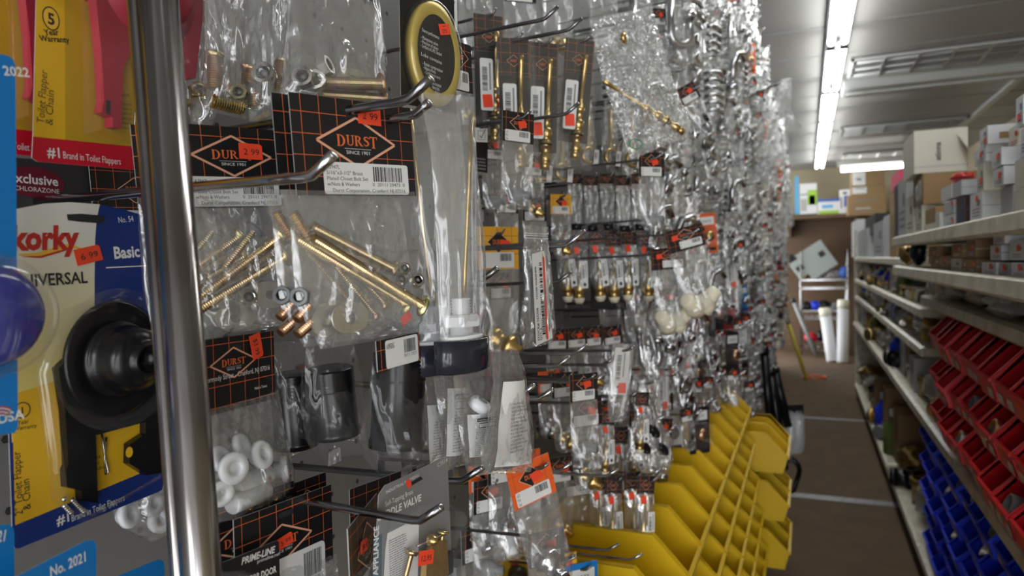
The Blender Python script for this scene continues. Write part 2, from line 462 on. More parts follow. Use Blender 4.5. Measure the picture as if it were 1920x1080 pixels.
while yk + k * 1.22 < 10.4:
    nm = {0: 'just past the big brass stem bag'}.get(k)
    vis = k + 1
    strip_light(XS, yk + k * 1.22, 1.22, ('twin tube strip light over the aisle, %s along the row from the camera' % ords[max(vis, 0)]) if vis >= 0 else 'twin tube strip light over the aisle behind the camera, %s' % ('nearer one' if vis == -1 else 'farther one'))
    k += 1

# cross fixtures (louvred, unlit) and the plain white housing beside the first
def louvre_lamp(x0, x1, yc, w, label, lit=0.0):
    t = thing('louvred_lamp', label, 'ceiling light', Matrix.Translation((x0, yc, CEIL)))
    mb = MB(); L = x1 - x0
    mb.box(0, L, -w / 2, w / 2, -0.012, -0.0005, DARKIN); mb.box(0, L, -w / 2, -w / 2 + 0.02, -0.026, -0.01, LAMPW); mb.box(0, L, w / 2 - 0.02, w / 2, -0.026, -0.01, LAMPW)
    mb.box(0, 0.02, -w / 2, w / 2, -0.026, -0.01, LAMPW); mb.box(L - 0.02, L, -w / 2, w / 2, -0.026, -0.01, LAMPW); mb.build('housing', t)
    mb = MB()
    k = 0.2
    while k < L - 0.05:
        mb.box(k, k + 0.012, -w / 2 + 0.02, w / 2 - 0.02, -0.03, -0.0125, LOUV); k += 0.2
    for yy in (-w / 6, w / 6): mb.box(0.02, L - 0.02, yy - 0.006, yy + 0.006, -0.028, -0.0125, LOUV)
    mb.build('louvre_grid', t)
    for yy in (-w / 3, 0, w / 3):
        mb = MB(); mb.tube([(0.04, yy, -0.021), (L - 0.04, yy, -0.021)], 0.008, TUBE2 if lit else LAMPW, 8); mb.build('tube', t)
Y1 = onZ(1600, 125, CEIL).y; Y2 = onZ(1600, 165, CEIL - 0.03).y
louvre_lamp(onZ(1592, 125, CEIL).x, 1.46, Y1, 0.52, 'unlit louvred ceiling lamp next to the plain grey trough, nearest of the three')
t = thing('ceiling_trough', 'plain pale grey trough on the ceiling just behind the nearest louvred lamp', 'ceiling light', Matrix.Translation((onZ(1578, 165, CEIL).x, Y2, CEIL)))
mb = MB(); mb.prism([(-0.19, -0.0005), (-0.15, -0.07), (0.15, -0.07), (0.19, -0.0005)], 0, 1.25, LAMPW, Matrix(((0, 0, 1, 0), (1, 0, 0, 0), (0, 1, 0, 0), (0, 0, 0, 1)))); mb.build('housing', t)
mb = MB(); mb.box(0.03, 1.2, -0.02, 0.02, -0.085, -0.0695, LAMPW); mb.build('cover_strip', t)
Y3 = onZ(1600, 243, CEIL).y
louvre_lamp(onZ(1575, 243, CEIL).x, 1.46, Y3, 0.5, 'unlit louvred ceiling lamp halfway down the store, second of the three')
Y4 = onZ(1600, 297, CEIL).y
louvre_lamp(onZ(1578, 297, CEIL).x, 1.46, min(Y4, 10.2), 0.4, 'bright silvery louvred ceiling lamp in front of the back wall')
a = onY(1577, 318, 10.75); b = onY(1693, 310, 10.75)
t = thing('tube_lamp', 'single glowing tube lamp running crosswise above the cartons at the back wall', 'ceiling light', Matrix.Translation((a.x, 10.75, a.z)))
mb = MB(); mb.tube([(0, 0, 0), (b.x - a.x, 0, 0)], 0.035, TUBE2, 10); mb.build('tube', t)
mb = MB(); mb.box(-0.05, b.x - a.x + 0.05, -0.06, 0.06, 0.05, CEIL - a.z - 0.0005, LAMPW); mb.build('housing', t)

# ------------------------------------------------------------------ gondola shelving on the other side of the aisle
def shelf(name, X, Xb, y0, y1, z, label, th=0.035, tags=True):
    """steel shelf: its front lip (a price rail) faces the aisle"""
    t = thing(name, label, 'shelf', Matrix.Translation((X, y0, z)))
    L = y1 - y0; mb = MB()
    mb.box(0.006, Xb - X, 0, L, -th, 0, SHELFC); mb.build('deck', t, bevel=0.002)
    mb = MB(); k = 0.0
    M = Matrix(((1, 0, 0, 0), (0, 0, 1, 0), (0, 1, 0, 0), (0, 0, 0, 1)))
    while k < L - 0.05:
        l2 = min(0.91, L - k)
        mb.prism([(0.004, 0.004), (-0.012, -0.002), (-0.014, -th + 0.004), (-0.004, -th - 0.004), (0.005, -th + 0.002)], k + 0.003, k + l2 - 0.003, SHELFC, M)
        k += 0.91
    mb.build('price_rail', t)
    return t
YB = 3.3; YF = 7.7
zA, zB, zC, zD, zE = E + .068, E - .05, E - .172, E - .66, E - 1.28
shelf('steel_shelf', .345, .86, 0.7, YB + .03, zA, 'cream steel shelf carrying the tall stack of small white cartons')
shelf('steel_shelf', .345, .86, 0.7, YB, zB, 'cream steel shelf carrying small brown and white cartons under the top shelf')
shelf('steel_shelf', .437, .86, 0.7, YB - .05, zC, 'cream steel shelf with clear bags of pipe fittings above the red bins')
shelf('steel_shelf', .437, .86, 0.7, YF, zD, 'long cream steel shelf between the red bins and the blue bins')
shelf('base_shelf', .445, .86, 0.7, YF, zE, 'low cream base shelf along the aisle floor under the blue bins')
shelf('steel_shelf', .45, .86, YB + .05, YF, E - .40, 'cream steel shelf of the far shelving, second above the long shelf')
shelf('steel_shelf', .45, .86, YB + .06, YF, E - .235, 'cream steel shelf of the far shelving, third above the long shelf')
shelf('steel_shelf', .45, .86, YB + .35, YF, E - .022, 'cream steel shelf of the far shelving holding tall upright cartons')
mb = MB(); mb.box(.862, .9, 0.7, YF, 0, E + .35, SHELFC); o = mb.build('shelving_back_panel'); tag(o, 'cream back panel of the long shelving run', 'shelving')
mb = MB(); mb.box(.44, .862, YF + .012, YF + .034, 0, E + .2, SHELFC); o = mb.build('shelving_end_panel'); tag(o, 'cream end panel of the shelving run facing the back wall', 'shelving')
mb = MB(); mb.box(.47, .48, .72, YF, .0, zE - .037, SHELFC); o = mb.build('kick_plate'); tag(o, 'cream kick plate under the low base shelf', 'shelving')

# ------------------------------------------------------------------ plastic bins
REDP = pbr('red_bin_plastic', (0.74, 0.010, 0.02), 0.33, var=0.12, vscale=9)
BLUP = pbr('blue_bin_plastic', (0.015, 0.05, 0.78), 0.33, var=0.12, vscale=9)
YELP = pbr('yellow_bin_plastic', (0.80, 0.52, 0.012), 0.36, var=0.1, vscale=9)
BW, BD, BH = 0.136, 0.27, 0.122
def make_bin(mat, label, cat='storage bin', name='storage_bin', M=None, group=None, rim=True):
    """x = depth from the front lip, y = width, z = height"""
    t = thing(name, label, cat, M or Matrix(), group)
    w = 0.003
    mb = MB()
    prof = [(0.014, 0), (0.0, 0.05), (0.008, 0.057), (0.062, BH), (BD, BH), (BD, 0)]
    Mx = Matrix(((1, 0, 0, 0), (0, 0, 1, 0), (0, 1, 0, 0), (0, 0, 0, 1)))
    mb.prism(prof, 0, w, mat, Mx); mb.prism(prof, BW - w, BW, mat, Mx)
    mb.box(0.012, BD, w, BW - w, 0, w, mat); mb.box(BD - w, BD, w, BW - w, w, BH, mat)
    mb.add([(0.012, w, 0), (0.012, BW - w, 0), (0, BW - w, .05), (0, w, .05), (0.015, w, 0), (0.015, BW - w, 0), (0.004, BW - w, .05), (0.004, w, .05)],
           [(0, 3, 2, 1), (4, 5, 6, 7), (3, 7, 6, 2)], mat)
    for s0, s1 in ((-0.003, w), (BW - w, BW + 0.003)):          # rolled rims
        mb.prism([(0.062, BH), (0.062, BH - 0.008), (BD, BH - 0.008), (BD, BH)], s0, s1, mat, Mx)
        mb.prism([(0.0, 0.055), (0.004, 0.046), (0.068, BH - 0.008), (0.062, BH)], s0, s1, mat, Mx)
    mb.box(-0.004, 0.004, 0.0, BW, 0.046, 0.053, mat)
    mb.build('body', t)
    return t
def bin_label(t, w0, w1, price, white=True):
    mb = MB(); Ml = Matrix.Translation((-0.0012, 0, 0)) @ rodM((0.012, 0, 0), (0, 0, 0.05)).to_3x3().to_4x4()
    ty = lambda z: 0.012 - 0.012 * z / 0.05 - 0.0014
    def q(y0, y1, z0, z1, m): mb.add([(ty(z0), y0, z0), (ty(z0), y1, z0), (ty(z1), y1, z1), (ty(z1), y0, z1)], [(0, 3, 2, 1)], m)
    q(w0, w1, 0.006, 0.026, WHITE)
    for k in range(3): q(w0 + 0.004, w1 - 0.004, 0.009 + k * 0.006, 0.011 + k * 0.006, INK)
    lc = mb.build('label_card', t)
    if price:
        mb = MB()
        mb.add([(ty(.028) - .0004, w0 + .06, .028), (ty(.028) - .0004, w0 + .082, .026), (ty(.04) - .0004, w0 + .084, .04), (ty(.04) - .0004, w0 + .062, .042)], [(0, 3, 2, 1)], PRICE)
        mb.build('price_sticker', lc)
def place_bin(src, M, label, group): return dup(src, M, label, group)
rows_n = ['top', 'middle', 'bottom']
src = None
for r in range(3):
    zb = E - .335 - r * .13
    for k in range(9):
        y1 = 2.84 - k * .146 - BW
        M = Matrix.Translation((.40 + (0.0 if k < 2 else (-0.022 if k < 3 or k > 5 else -.012)) + rnd.uniform(-.004, .004), y1, zb))
        b = make_bin(REDP, 'red plastic storage bin in the %s red row, %s from the far end' % (rows_n[r], ords[k]), M=M, group='red storage bins')
        bin_label(b, 0.008, 0.05, (k * 7 + r * 3) % 4 != 1)
        if (k + r) % 2: bin_label(b, 0.085, 0.128, False)
        if (k, r) in ((1, 1), (3, 2), (6, 1), (7, 2), (4, 1)):
            c = MB(); c.lathe([(.02, 0), (.03, .002), (.03, .05), (.024, .052), (.024, .02), (.001, .02)], [WASH, COPPERM, GREY, WASH, GREY][k % 5], 14)
            o = c.build('pipe_fitting', M=M @ Matrix.Translation((.06, .07, .034)) @ Matrix.Rotation(-1.2, 4, 'Y')); tag(o, 'round pipe fitting lying in the %s red bin of the %s row' % (ords[k], rows_n[r]), 'pipe fitting')
for r in range(5):
    zb = E - .816 - r * .1145
    for k in range(12):
        y1 = 3.46 - k * .146 - BW
        M = Matrix.Translation((.447 - .006 * (k % 3) + (.012 if r > 2 else 0), y1, zb)) @ Matrix.Diagonal((1, 1, .925, 1))
        b = make_bin(BLUP, 'blue plastic storage bin, %s row down and %s from the far end' % (ords[r], ords[k]), M=M, group='blue storage bins')
        bin_label(b, 0.008, 0.05, (k * 5 + r * 3) % 3 == 1)
        if (k + r) % 3 == 0: bin_label(b, 0.085, 0.128, False)
        if (k, r) in ((5, 0), (6, 0), (7, 1), (4, 2), (3, 1), (8, 0)):
            c = MB(); c.lathe([(.018, 0), (.026, .002), (.026, .03), (.03, .034), (.03, .05), (.022, .05), (.02, .02), (.001, .02)], [WASH, STEEL, GREY][k % 3], 14)
            o = c.build('pipe_fitting', M=M @ Matrix.Translation((.07, .07, .034)) @ Matrix.Rotation(-.9, 4, 'Y')); tag(o, 'grey metal pipe fitting lying in the %s blue bin of the %s row' % (ords[k], ords[r]), 'pipe fitting')
make_bin(YELP, 'single yellow plastic bin below the blue bins at the near end of the base shelf', M=Matrix.Translation((.40, 1.35, E - .93)))

# ------------------------------------------------------------------ cartons
CARD = pbr('brown_cardboard', (0.36, 0.23, 0.11), 0.7, var=0.12, vscale=14)
WBOX = pbr('white_carton', (0.76, 0.77, 0.80), 0.5, var=0.05, vscale=10)
CBOX = pbr('cream_carton', (0.72, 0.69, 0.60), 0.55, var=0.06, vscale=10)
GBOX = pbr('grey_carton', (0.52, 0.53, 0.56), 0.5, var=0.06, vscale=10)
DBOX = pbr('dark_brown_carton', (0.035, 0.015, 0.014), 0.4)
BLKBOX = pbr('black_carton', (0.03, 0.03, 0.033), 0.45)
PRINT = pbr('grey_print', (0.25, 0.25, 0.26), 0.6)
BLUEP = pbr('blue_print', (0.05, 0.12, 0.45), 0.5)
REDPR = pbr('red_print', (0.65, 0.03, 0.03), 0.5)
GREENP = pbr('lime_print', (0.35, 0.60, 0.06), 0.5)
SKYP = pbr('sky_print', (0.10, 0.42, 0.75), 0.5)
def carton(label, X, y0, y1, z0, z1, depth, mat, sticker=None, prints=1, name='carton', cat='box', group=None, dark=PRINT, text=None, side=None):
    """front face looks into the aisle (-X); y0 is the end nearer the camera"""
    o = MB()
    o.box(0, depth, 0, y1 - y0, 0, z1 - z0, mat)
    w, h = y1 - y0, z1 - z0
    def q(a0, a1, b0, b1, m, e=0.0006): o.add([(-e, a0, b0), (-e, a1, b0), (-e, a1, b1), (-e, a0, b1)], [(0, 3, 2, 1)], m)
    if prints:
        q(w * .18, w * .42, h * .52, h * .74, dark); 
        for k in range(prints + 1): q(w * .2, w * .8, h * (.16 + .12 * k), h * (.20 + .12 * k), dark)
    if side:
        o.add([(depth * .1, -.0006, h * .25), (depth * .7, -.0006, h * .25), (depth * .7, -.0006, h * .6), (depth * .1, -.0006, h * .6)], [(0, 1, 2, 3)], side)
    o.add([(0, -.0006, h * .5 - .0006), (depth, -.0006, h * .5 - .0006), (depth, -.0006, h * .5 + .0006), (0, -.0006, h * .5 + .0006)], [(0, 1, 2, 3)], dark) if w > .09 else None
    ob = o.build(name, M=Matrix.Translation((X, y0, z0))); tag(ob, label, cat, group)
    if sticker:
        s = MB(); a, b = sticker
        s.add([(-.0012, w * a, h * b), (-.0012, w * a + .022, h * b - .001), (-.0012, w * a + .022, h * b + .011), (-.0012, w * a, h * b + .012)], [(0, 3, 2, 1)], PRICE)
        s.build('price_sticker', ob)
    return ob
def pix_carton(label, X, x0, x1, yt, yb, mat, depth=.2, z0=None, **k):
    a = onX(x0, (yt + yb) / 2, X); b = onX(x1, yt, X); c = onX(x1, yb, X)
    zb = z0 if z0 is not None else c.z
    return carton(label, X, b.y, a.y, zb, b.z, depth, mat, **k)
zA0 = zA + .002
A = .352
pix_carton('small white carton at the foot of the white stack on the top shelf', A, 1819, 1842, 358, 420, WBOX, z0=zA0, sticker=(.3, .7), prints=2)
pix_carton('cream white carton, second from the shelf in the white stack', A, 1832, 1845, 303, 357, CBOX, sticker=(.2, .3), prints=2)
pix_carton('white carton with open torn end on top of the white stack', A, 1837, 1852, 235, 270, WBOX, sticker=(.1, .1), prints=1, side=CARD)
pix_carton('white carton with one red sticker just under the torn open carton', A, 1827, 1849, 271, 302, WBOX, sticker=(.3, .4))
pix_carton('white carton overhanging the stack, upper of the overhanging pair', A - .012, 1860, 1878, 276, 309, WBOX, sticker=(.15, .4), prints=1)
pix_carton('white carton overhanging the stack, lower of the overhanging pair', A - .012, 1862, 1882, 311, 345, WBOX, sticker=(.2, .4), prints=1)
pix_carton('pale grey carton standing on the top shelf under the overhanging pair', A, 1876, 1900, 346, 405, GBOX, z0=zA0, prints=0)
pix_carton('cream carton with a red splash tucked high above the overhanging pair', A + .03, 1892, 1912, 230, 272, CBOX, dark=REDPR)
pix_carton('white carton with blue band at the top of the nearest stack', A, 1905, 1919, 176, 232, WBOX, sticker=(.3, .2), dark=BLUEP, prints=2)
pix_carton('white carton with a navy end in the nearest stack', A, 1914, 1926, 236, 290, WBOX, dark=BLUEP, prints=2)
pix_carton('cream carton jutting out low in the nearest stack', A - .015, 1903, 1930, 290, 345, CBOX, prints=0)
pix_carton('cream carton on the top shelf at the near end', A, 1902, 1935, 350, 398, CBOX, z0=zA0, prints=0)
# farther part of the top shelf
pix_carton('dark brown carton with blue badges, standing on the top shelf', A, 1793, 1810, 366, 425, DBOX, z0=zA0, sticker=(.8, .75), dark=BLUEP, prints=2)
pix_carton('white carton under the striped cloth bundle on the top shelf', A, 1764, 1784, 345, 371, WBOX, depth=.25, prints=0)
pix_carton('pale grey carton next to the dark brown carton, upper', A - .01, 1786, 1803, 337, 365, GBOX, prints=0)
pix_carton('small white carton on the shelf before the dark brown carton', A, 1771, 1791, 400, 430, WBOX, z0=zA0, sticker=(.1, .2))
pix_carton('pale grey carton piled on the small white carton', A, 1770, 1788, 374, 399, GBOX, prints=0, sticker=(.05, .6))
pix_carton('tall brown carton standing upright on the top shelf', A, 1713, 1731, 326, 383, CARD, depth=.2, z0=None, prints=0)
pix_carton('cream carton under the tall brown carton', A, 1716, 1729, 384, 438, CBOX, z0=zA0, prints=1)
pix_carton('small brown carton leaning beside the silver bag', A, 1735, 1754, 388, 416, CARD, prints=0)
pix_carton('square cream carton under the small brown carton', A, 1733, 1753, 417, 439, CBOX, z0=zA0, prints=0)
pix_carton('slim green printed carton beside the square cream carton', A, 1754, 1762, 398, 437, WBOX, z0=zA0, dark=GREENP, prints=3)
pix_carton('tall grey white carton standing at the end of the top shelf', A, 1684, 1699, 330, 442, GBOX, z0=zA0, prints=2)
pix_carton('slim dark edged carton at the far end of the top shelf', A, 1677, 1684, 345, 443, BLKBOX, z0=zA0, prints=0)
pix_carton('tall cream carton between the grey white and tall brown cartons', A, 1700, 1712, 365, 441, CBOX, z0=zA0, prints=1)
# big shipping carton resting across the stacks, with open flap and red bag below
a = onX(1712, 328, A); b = onX(1786, 328, A)
BY = onX(1740, 300, A + .02).y
p0 = onY(1714, 326, BY); p1 = onY(1815, 326, BY); zt = onY(1714, 246, BY).z
o = MB(); o.box(0, p1.x - p0.x, 0, .28, 0, zt - p0.z, CBOX)
hh = zt - p0.z; ww = p1.x - p0.x
o.add([(0, -.0008, hh * .13), (ww, -.0008, hh * .13), (ww, -.0008, hh * .16), (0, -.0008, hh * .16)], [(0, 1, 2, 3)], GBOX)
o.text('ationa', ww * .5, hh * .28, hh * .17, .0, INK, Matrix(((1, 0, 0, 0), (0, 0, 1, -.001), (0, 1, 0, 0), (0, 0, 0, 1))), ang=PI / 2, bold=.02)
big = o.build('shipping_carton', M=Matrix.Translation((p0.x, BY, p0.z)), bevel=.003); tag(big, 'large cream shipping carton standing high above the far end of the top shelf', 'box')
fl = MB(); q0 = Vector((ww * .83, -.012, hh * .95)); 
fl.add([(ww * .80, -.004, hh * .85), (ww * .86, -.10, hh * .45), (ww * 1.1, -.10, -hh * .02), (ww * 1.02, -.004, hh * .45)], [(0, 1, 2, 3)], GBOX)
fl.add([(ww * .80, -.001, hh * .85), (ww * .86, -.097, hh * .45), (ww * 1.1, -.097, -hh * .02), (ww * 1.02, -.001, hh * .45)], [(3, 2, 1, 0)], CARD)
fl.build('flap', big)
def lump(label, c, r, mat, name='bag', cat='bag', seed=0, film=None, amp=.25, M=None):
    """soft crumpled bundle"""
    mb = MB(); s = Vector((seed * 3.1, seed * 1.7, 0))
    def fn(u, v):
        a = 2 * PI * u; b = -PI / 2 + PI * v
        d = Vector((math.cos(b) * math.cos(a), math.cos(b) * math.sin(a), math.sin(b)))
        k = 1 + amp * noise.noise(d * 2.2 + s) + amp * .5 * noise.noise(d * 5 + s)
        return (d.x * r[0] * k, d.y * r[1] * k, d.z * r[2] * k)
    mb.grid(fn, 22, 14, mat, smooth=True)
    o = mb.build(name, M=Matrix.Translation(c)); tag(o, label, cat); return o
c = onX(1780, 335, A); 
lump('red and white plastic bundle lying on the white carton under the large shipping carton', (A + .03, c.y, c.z), (.025, .075, .012), REDPR, 'plastic_bundle', 'bundle', 3)
SILV = film_mat('silvery_film', 0.45, gl=.25, rough=.12, bump=1.0, bscale=60)
c = onX(1744, 360, A + .03); lump('crumpled silvery plastic bag between the tall brown carton and white carton', c, (.04, .07, .075), SILV, 'plastic_bag', 'bag', 5)
# second shelf (under the top shelf): small brown and white cartons
B2 = .358; zB0 = zB + .002
spec = [(1741, 1756, 461, 496, CARD, WHITE), (1746, 1762, 484, 503, CARD, WHITE), (1764, 1776, 480, 504, CARD, WHITE), (1785, 1804, 457, 484, CARD, WHITE), (1783, 1802, 485, 510, CBOX, None),
        (1803, 1812, 487, 512, CARD, None), (1813, 1829, 449, 484, CARD, WHITE), (1815, 1831, 486, 514, CARD, WHITE), (1857, 1878, 459, 488, WBOX, None), (1862, 1884, 425, 457, WBOX, None),
        (1893, 1921, 452, 488, WBOX, None), (1841, 1868, 492, 518, WBOX, None), (1869, 1893, 494, 521, GBOX, None), (1896, 1924, 493, 523, WBOX, None)]
for i, (x0, x1, yt, yb, m, lab) in enumerate(spec):
    kind = 'brown' if m is CARD else ('white' if m is WBOX else ('grey' if m is GBOX else 'cream'))
    pix_carton('small %s carton on the second shelf, %s of the row counting from its far end' % (kind, ords[i]), B2 - .004 * (i % 2), x0, x1, yt, yb, m, depth=.16, z0=None, sticker=(.25, .5) if i not in (1, 4, 5) else None, dark=PRINT if m is not CARD else WHITE, prints=1)
# bags on the second and third shelf
c = onX(1722, 478, .40); lump('dark clear bottle shaped pack beside the small brown cartons', (.40, c.y, zB + .055), (.03, .05, .05), NAVYP, 'plastic_pack', 'pack', 8, amp=.15)
c = onX(1700, 480, .40); lump('bag of brown fittings at the far end of the second shelf', (.41, c.y, zB + .05), (.04, .07, .045), OLDBRASS, 'fittings_bag', 'bag', 9)
for i, (px, py, r, inner) in enumerate(((1741, 545, .035, 'w'), (1765, 552, .045, 'w'), (1795, 556, .06, 'd'), (1835, 565, .06, 'd'), (1893, 590, .075, 'd'))):
    c = onX(px, py, .47); zz = zC + .038
    t = thing('fittings_bag', ['small clear bag at the far end of the shelf above the red bins', 'clear bag of white parts, second on the shelf above the red bins', 'clear bag of black elbows on the shelf above the red bins', 'clear bag of black tees with a round opening on the shelf above the red bins', 'large crumpled clear bag at the near end of the shelf above the red bins'][i], 'bag', Matrix.Translation((.47 + .03, c.y, zz)))
    mb = MB(); sd = Vector((i * 2.3, 1, 0))
    def fn(u, v, r=r, sd=sd):
        a = 2 * PI * u; b = -PI / 2 + PI * v
        d = Vector((math.cos(b) * math.cos(a), math.cos(b) * math.sin(a), math.sin(b)))
        k = 1 + .3 * noise.noise(d * 2 + sd) + .18 * noise.noise(d * 5 + sd)
        return (d.x * r * k, d.y * r * 1.5 * k, max(-.036, d.z * .036 * k))
    mb.grid(fn, 26, 16, CREASE); mb.build('film', t)
    for j in range(3 if inner == 'd' else 2):
        m2 = MB(); m2.lathe([(.018, -.024), (.021, -.02), (.021, .02), (.015, .02), (.014, 0), (.0005, 0)], RUBBER if inner == 'd' else NYLON, 14, Matrix.Rotation(1.2 - j * .5, 4, 'X') @ Matrix.Rotation(-1.3 + j, 4, 'Y'))
        m2.build('pipe_elbow', t, Matrix.Translation((-.01 + .01 * j, (j - 1) * r * .8, -.008)))
# ------------------------------------------------------------------ kit of shop-wall pieces
def serif_word(mb, x, y, size, z, mat, M=None, ang=0.0, width=None):
    """the word DURST in hand cut serif capitals; x,y = centre"""
    def half(cx, cy, ro, ri, a0, a1, n=10):
        return [(cx + ro[0] * math.cos(a0 + (a1 - a0) * k / n), cy + ro[1] * math.sin(a0 + (a1 - a0) * k / n)) for k in range(n + 1)], \
               [(cx + ri[0] * math.cos(a0 + (a1 - a0) * k / n), cy + ri[1] * math.sin(a0 + (a1 - a0) * k / n)) for k in range(n + 1)]
    q = []                                   # quads
    def R(x0, y0, x1, y1): q.append([(x0, y0), (x1, y0), (x1, y1), (x0, y1)])
    def ring(o, i):
        for k in range(len(o) - 1): q.append([o[k], o[k + 1], i[k + 1], i[k]])
    # D
    R(.08, -.12, .26, 1.0); R(0, -.12, .34, -.05); R(0, .93, .34, 1.0); ring(*half(.3, .44, (.50, .56), (.30, .48), -PI / 2, PI / 2))
    # U
    o = .92; R(o + .07, .3, o + .23, 1); R(o + .56, .3, o + .66, 1); R(o, .93, o + .30, 1); R(o + .48, .93, o + .74, 1); ring(*half(o + .365, .31, (.295, .32), (.18, .24), PI, 2 * PI))
    # R
    o = 1.72; R(o + .07, 0, o + .23, 1); R(o, 0, o + .3, .07); R(o, .93, o + .3, 1); ring(*half(o + .26, .74, (.34, .26), (.18, .18), -PI / 2, PI / 2))
    q.append([(o + .28, .5), (o + .44, .5), (o + .76, 0), (o + .56, 0)]); R(o + .56, 0, o + .82, .07)
    # S
    o = 2.58; P = [(o + .52, .74), (o + .50, .88), (o + .30, .94), (o + .12, .86), (o + .10, .70), (o + .28, .56), (o + .46, .42), (o + .50, .22), (o + .34, .08), (o + .14, .08), (o + .04, .28)]
    W = [.05, .08, .09, .13, .16, .18, .18, .15, .1, .08, .05]
    for k in range(len(P) - 1):
        d = (Vector(P[k + 1]) - Vector(P[k])).normalized(); n = Vector((-d.y, d.x))
        q.append([Vector(P[k]) - n * W[k] / 2, Vector(P[k + 1]) - n * W[k + 1] / 2, Vector(P[k + 1]) + n * W[k + 1] / 2, Vector(P[k]) + n * W[k] / 2])
    # T
    o = 3.2; R(o + .30, -.12, o + .48, 1); R(o, .91, o + .78, 1); R(o, .74, o + .06, .95); R(o + .72, .74, o + .78, .95); R(o + .2, -.12, o + .58, -.05)
    W0 = 3.98; s = size; sx = 1.0
    if width: sx = width / (W0 * size)
    ca, sa = math.cos(ang), math.sin(ang)
    for k, poly in enumerate(q):
        pp = []
        for p in poly:
            u = (p[0] - W0 / 2) * s * sx; w = (p[1] - .45) * s
            pp.append((x + u * ca - w * sa, y + u * sa + w * ca))
        mb.flat(pp, z + (k % 3) * 1.5e-5, mat, M)
def diamond_logo(mb, cx, cy, a, b, z, M=None, detail=2, line=None):
    lw = line or a * .05
    P = [(cx - a, cy), (cx, cy + b), (cx + a, cy), (cx, cy - b)]
    mb.flat([(cx - a * .96, cy), (cx, cy + b * .96), (cx + a * .96, cy), (cx, cy - b * .96)], z - 6e-5, BLACK, M)
    mb.poly_line(P, lw, z, COPPER, M, closed=True)
    if detail >= 2:
        serif_word(mb, cx, cy + b * .05, b * .42, z, ORANGE, M, width=a * 1.04)
        mb.rect(cx - a * .34, cy - b * .27, cx + a * .34, cy - b * .255, z, WHITE, M)
        mb.text('SINCE 1901', cx, cy - b * .48, b * .20, z, WHITE, M, align='C', width=a * .6)
    elif detail == 1:
        mb.text('DURST', cx, cy - b * .2, b * .6, z, ORANGE, M, align='C', bold=.02, width=a * 1.0)
def barcode(mb, x0, y0, x1, y1, z, seed=1, M=None, vertical=False, mat=None):
    r = random.Random(seed); u = (x1 - x0) if not vertical else (y1 - y0); p = 0; m = u / 74.0
    while p < 72:
        w = r.choice((1, 1, 2, 3)); g = r.choice((1, 1, 2))
        w = min(w, 73 - p)
        if vertical: mb.rect(x0, y0 + p * m, x1, y0 + (p + w) * m, z, mat or INK, M)
        else: mb.rect(x0 + p * m, y0, x0 + (p + w) * m, y1, z, mat or INK, M)
        p += w + g
def scribble(mb, x0, y0, x1, y1, n, z, mat, M=None, seed=3, h=.5):
    """rows of tiny print too small to read"""
    r = random.Random(seed); dy = (y1 - y0) / n
    for k in range(n):
        x = x0; yy = y1 - (k + .8) * dy; end = x1 - (x1 - x0) * r.uniform(0, .35)
        while x < end:
            w = (x1 - x0) * r.uniform(.04, .14); mb.rect(x, yy, min(x + w, x1), yy + dy * h, z, mat, M); x += w + (x1 - x0) * .025
def std_label(mb, x0, y0, x1, y1, z, M=None, lines=(), digits=None, foot=None, seed=4, bar=True):
    w, h = x1 - x0, y1 - y0
    mb.flat(rrect(x0, y0, x1, y1, min(w, h) * .1), z, WHITE, M)
    if lines:
        n = len(lines); top = y1 - h * .07; lh = h * (.70 if foot else .9) / n
        for k, t in enumerate(lines):
            mb.text(t, x0 + w * .035, top - lh * (k + .82), lh * .95, z + 1e-4, INK, M, width=min(w * .46, w * .021 * len(t) + w * .02))
    if bar: barcode(mb, x0 + w * .56, y0 + h * .42, x0 + w * .93, y1 - h * .10, z + 1e-4, seed, M)
    if digits: mb.text(digits, x0 + w * .745, y0 + h * .27, h * .16, z + 1e-4, INK, M, align='C', width=w * .40)
    if foot: mb.text(foot, x0 + w * .52, y0 + h * .07, h * .16, z + 1e-4, INK, M, align='C', width=w * .86)
def header(mb, w, h, M=None, cell=.0125, logo=None, label=None, slot=True, z=0.0004, detail=2, gx=.3, gy=.5, lw=.00036, base=None, gridm=None):
    """black header card with orange grid; origin at its top left corner, +x along, -y down"""
    mb.prism([(0, 0), (w, 0), (w, -h), (0, -h)], -.0004, z, base or BLACK, M, side=BACKING)
    k = gx * cell
    while k < w:
        mb.rect(k, -h, k + lw, 0, z + 8e-5, gridm or ORANGE, M); k += cell
    k = gy * cell
    while k < h:
        mb.rect(0, -k - lw, w, -k, z + 9e-5, gridm or ORANGE, M); k += cell
    if slot: mb.flat([(p[0], p[1]) for p in rrect(w * .42, -h * .19, w * .58, -h * .12, h * .03)], z + 1.6e-4, BACKING if base else INK, M)
    if logo: diamond_logo(mb, logo[0], logo[1], logo[2], logo[3], z + 2.4e-4, M, detail)
def price(parent, M, text='', w=.016, h=.0105, name='price_sticker', torn=False):
    mb = MB()
    P = [(0, 0), (w, 0), (w * .98, h * .9), (w * .9, h), (0, h)]
    if torn: P = [(0, h * .1), (w * .5, 0), (w, h * .2), (w * .9, h), (w * .3, h * .9)]
    mb.prism(P, 0, .00025, PRICE)
    if parent is not None and parent.type == 'EMPTY':
        hc = [c for c in parent.children if c.name.split('.')[0] in ('header_card', 'label_strip', 'card')]
        if hc: parent = hc[0]
    if text: mb.text(text, w * .52, h * .28, h * .55, .00036, INK, align='C', width=w * .66)
    return mb.build(name, parent, M)
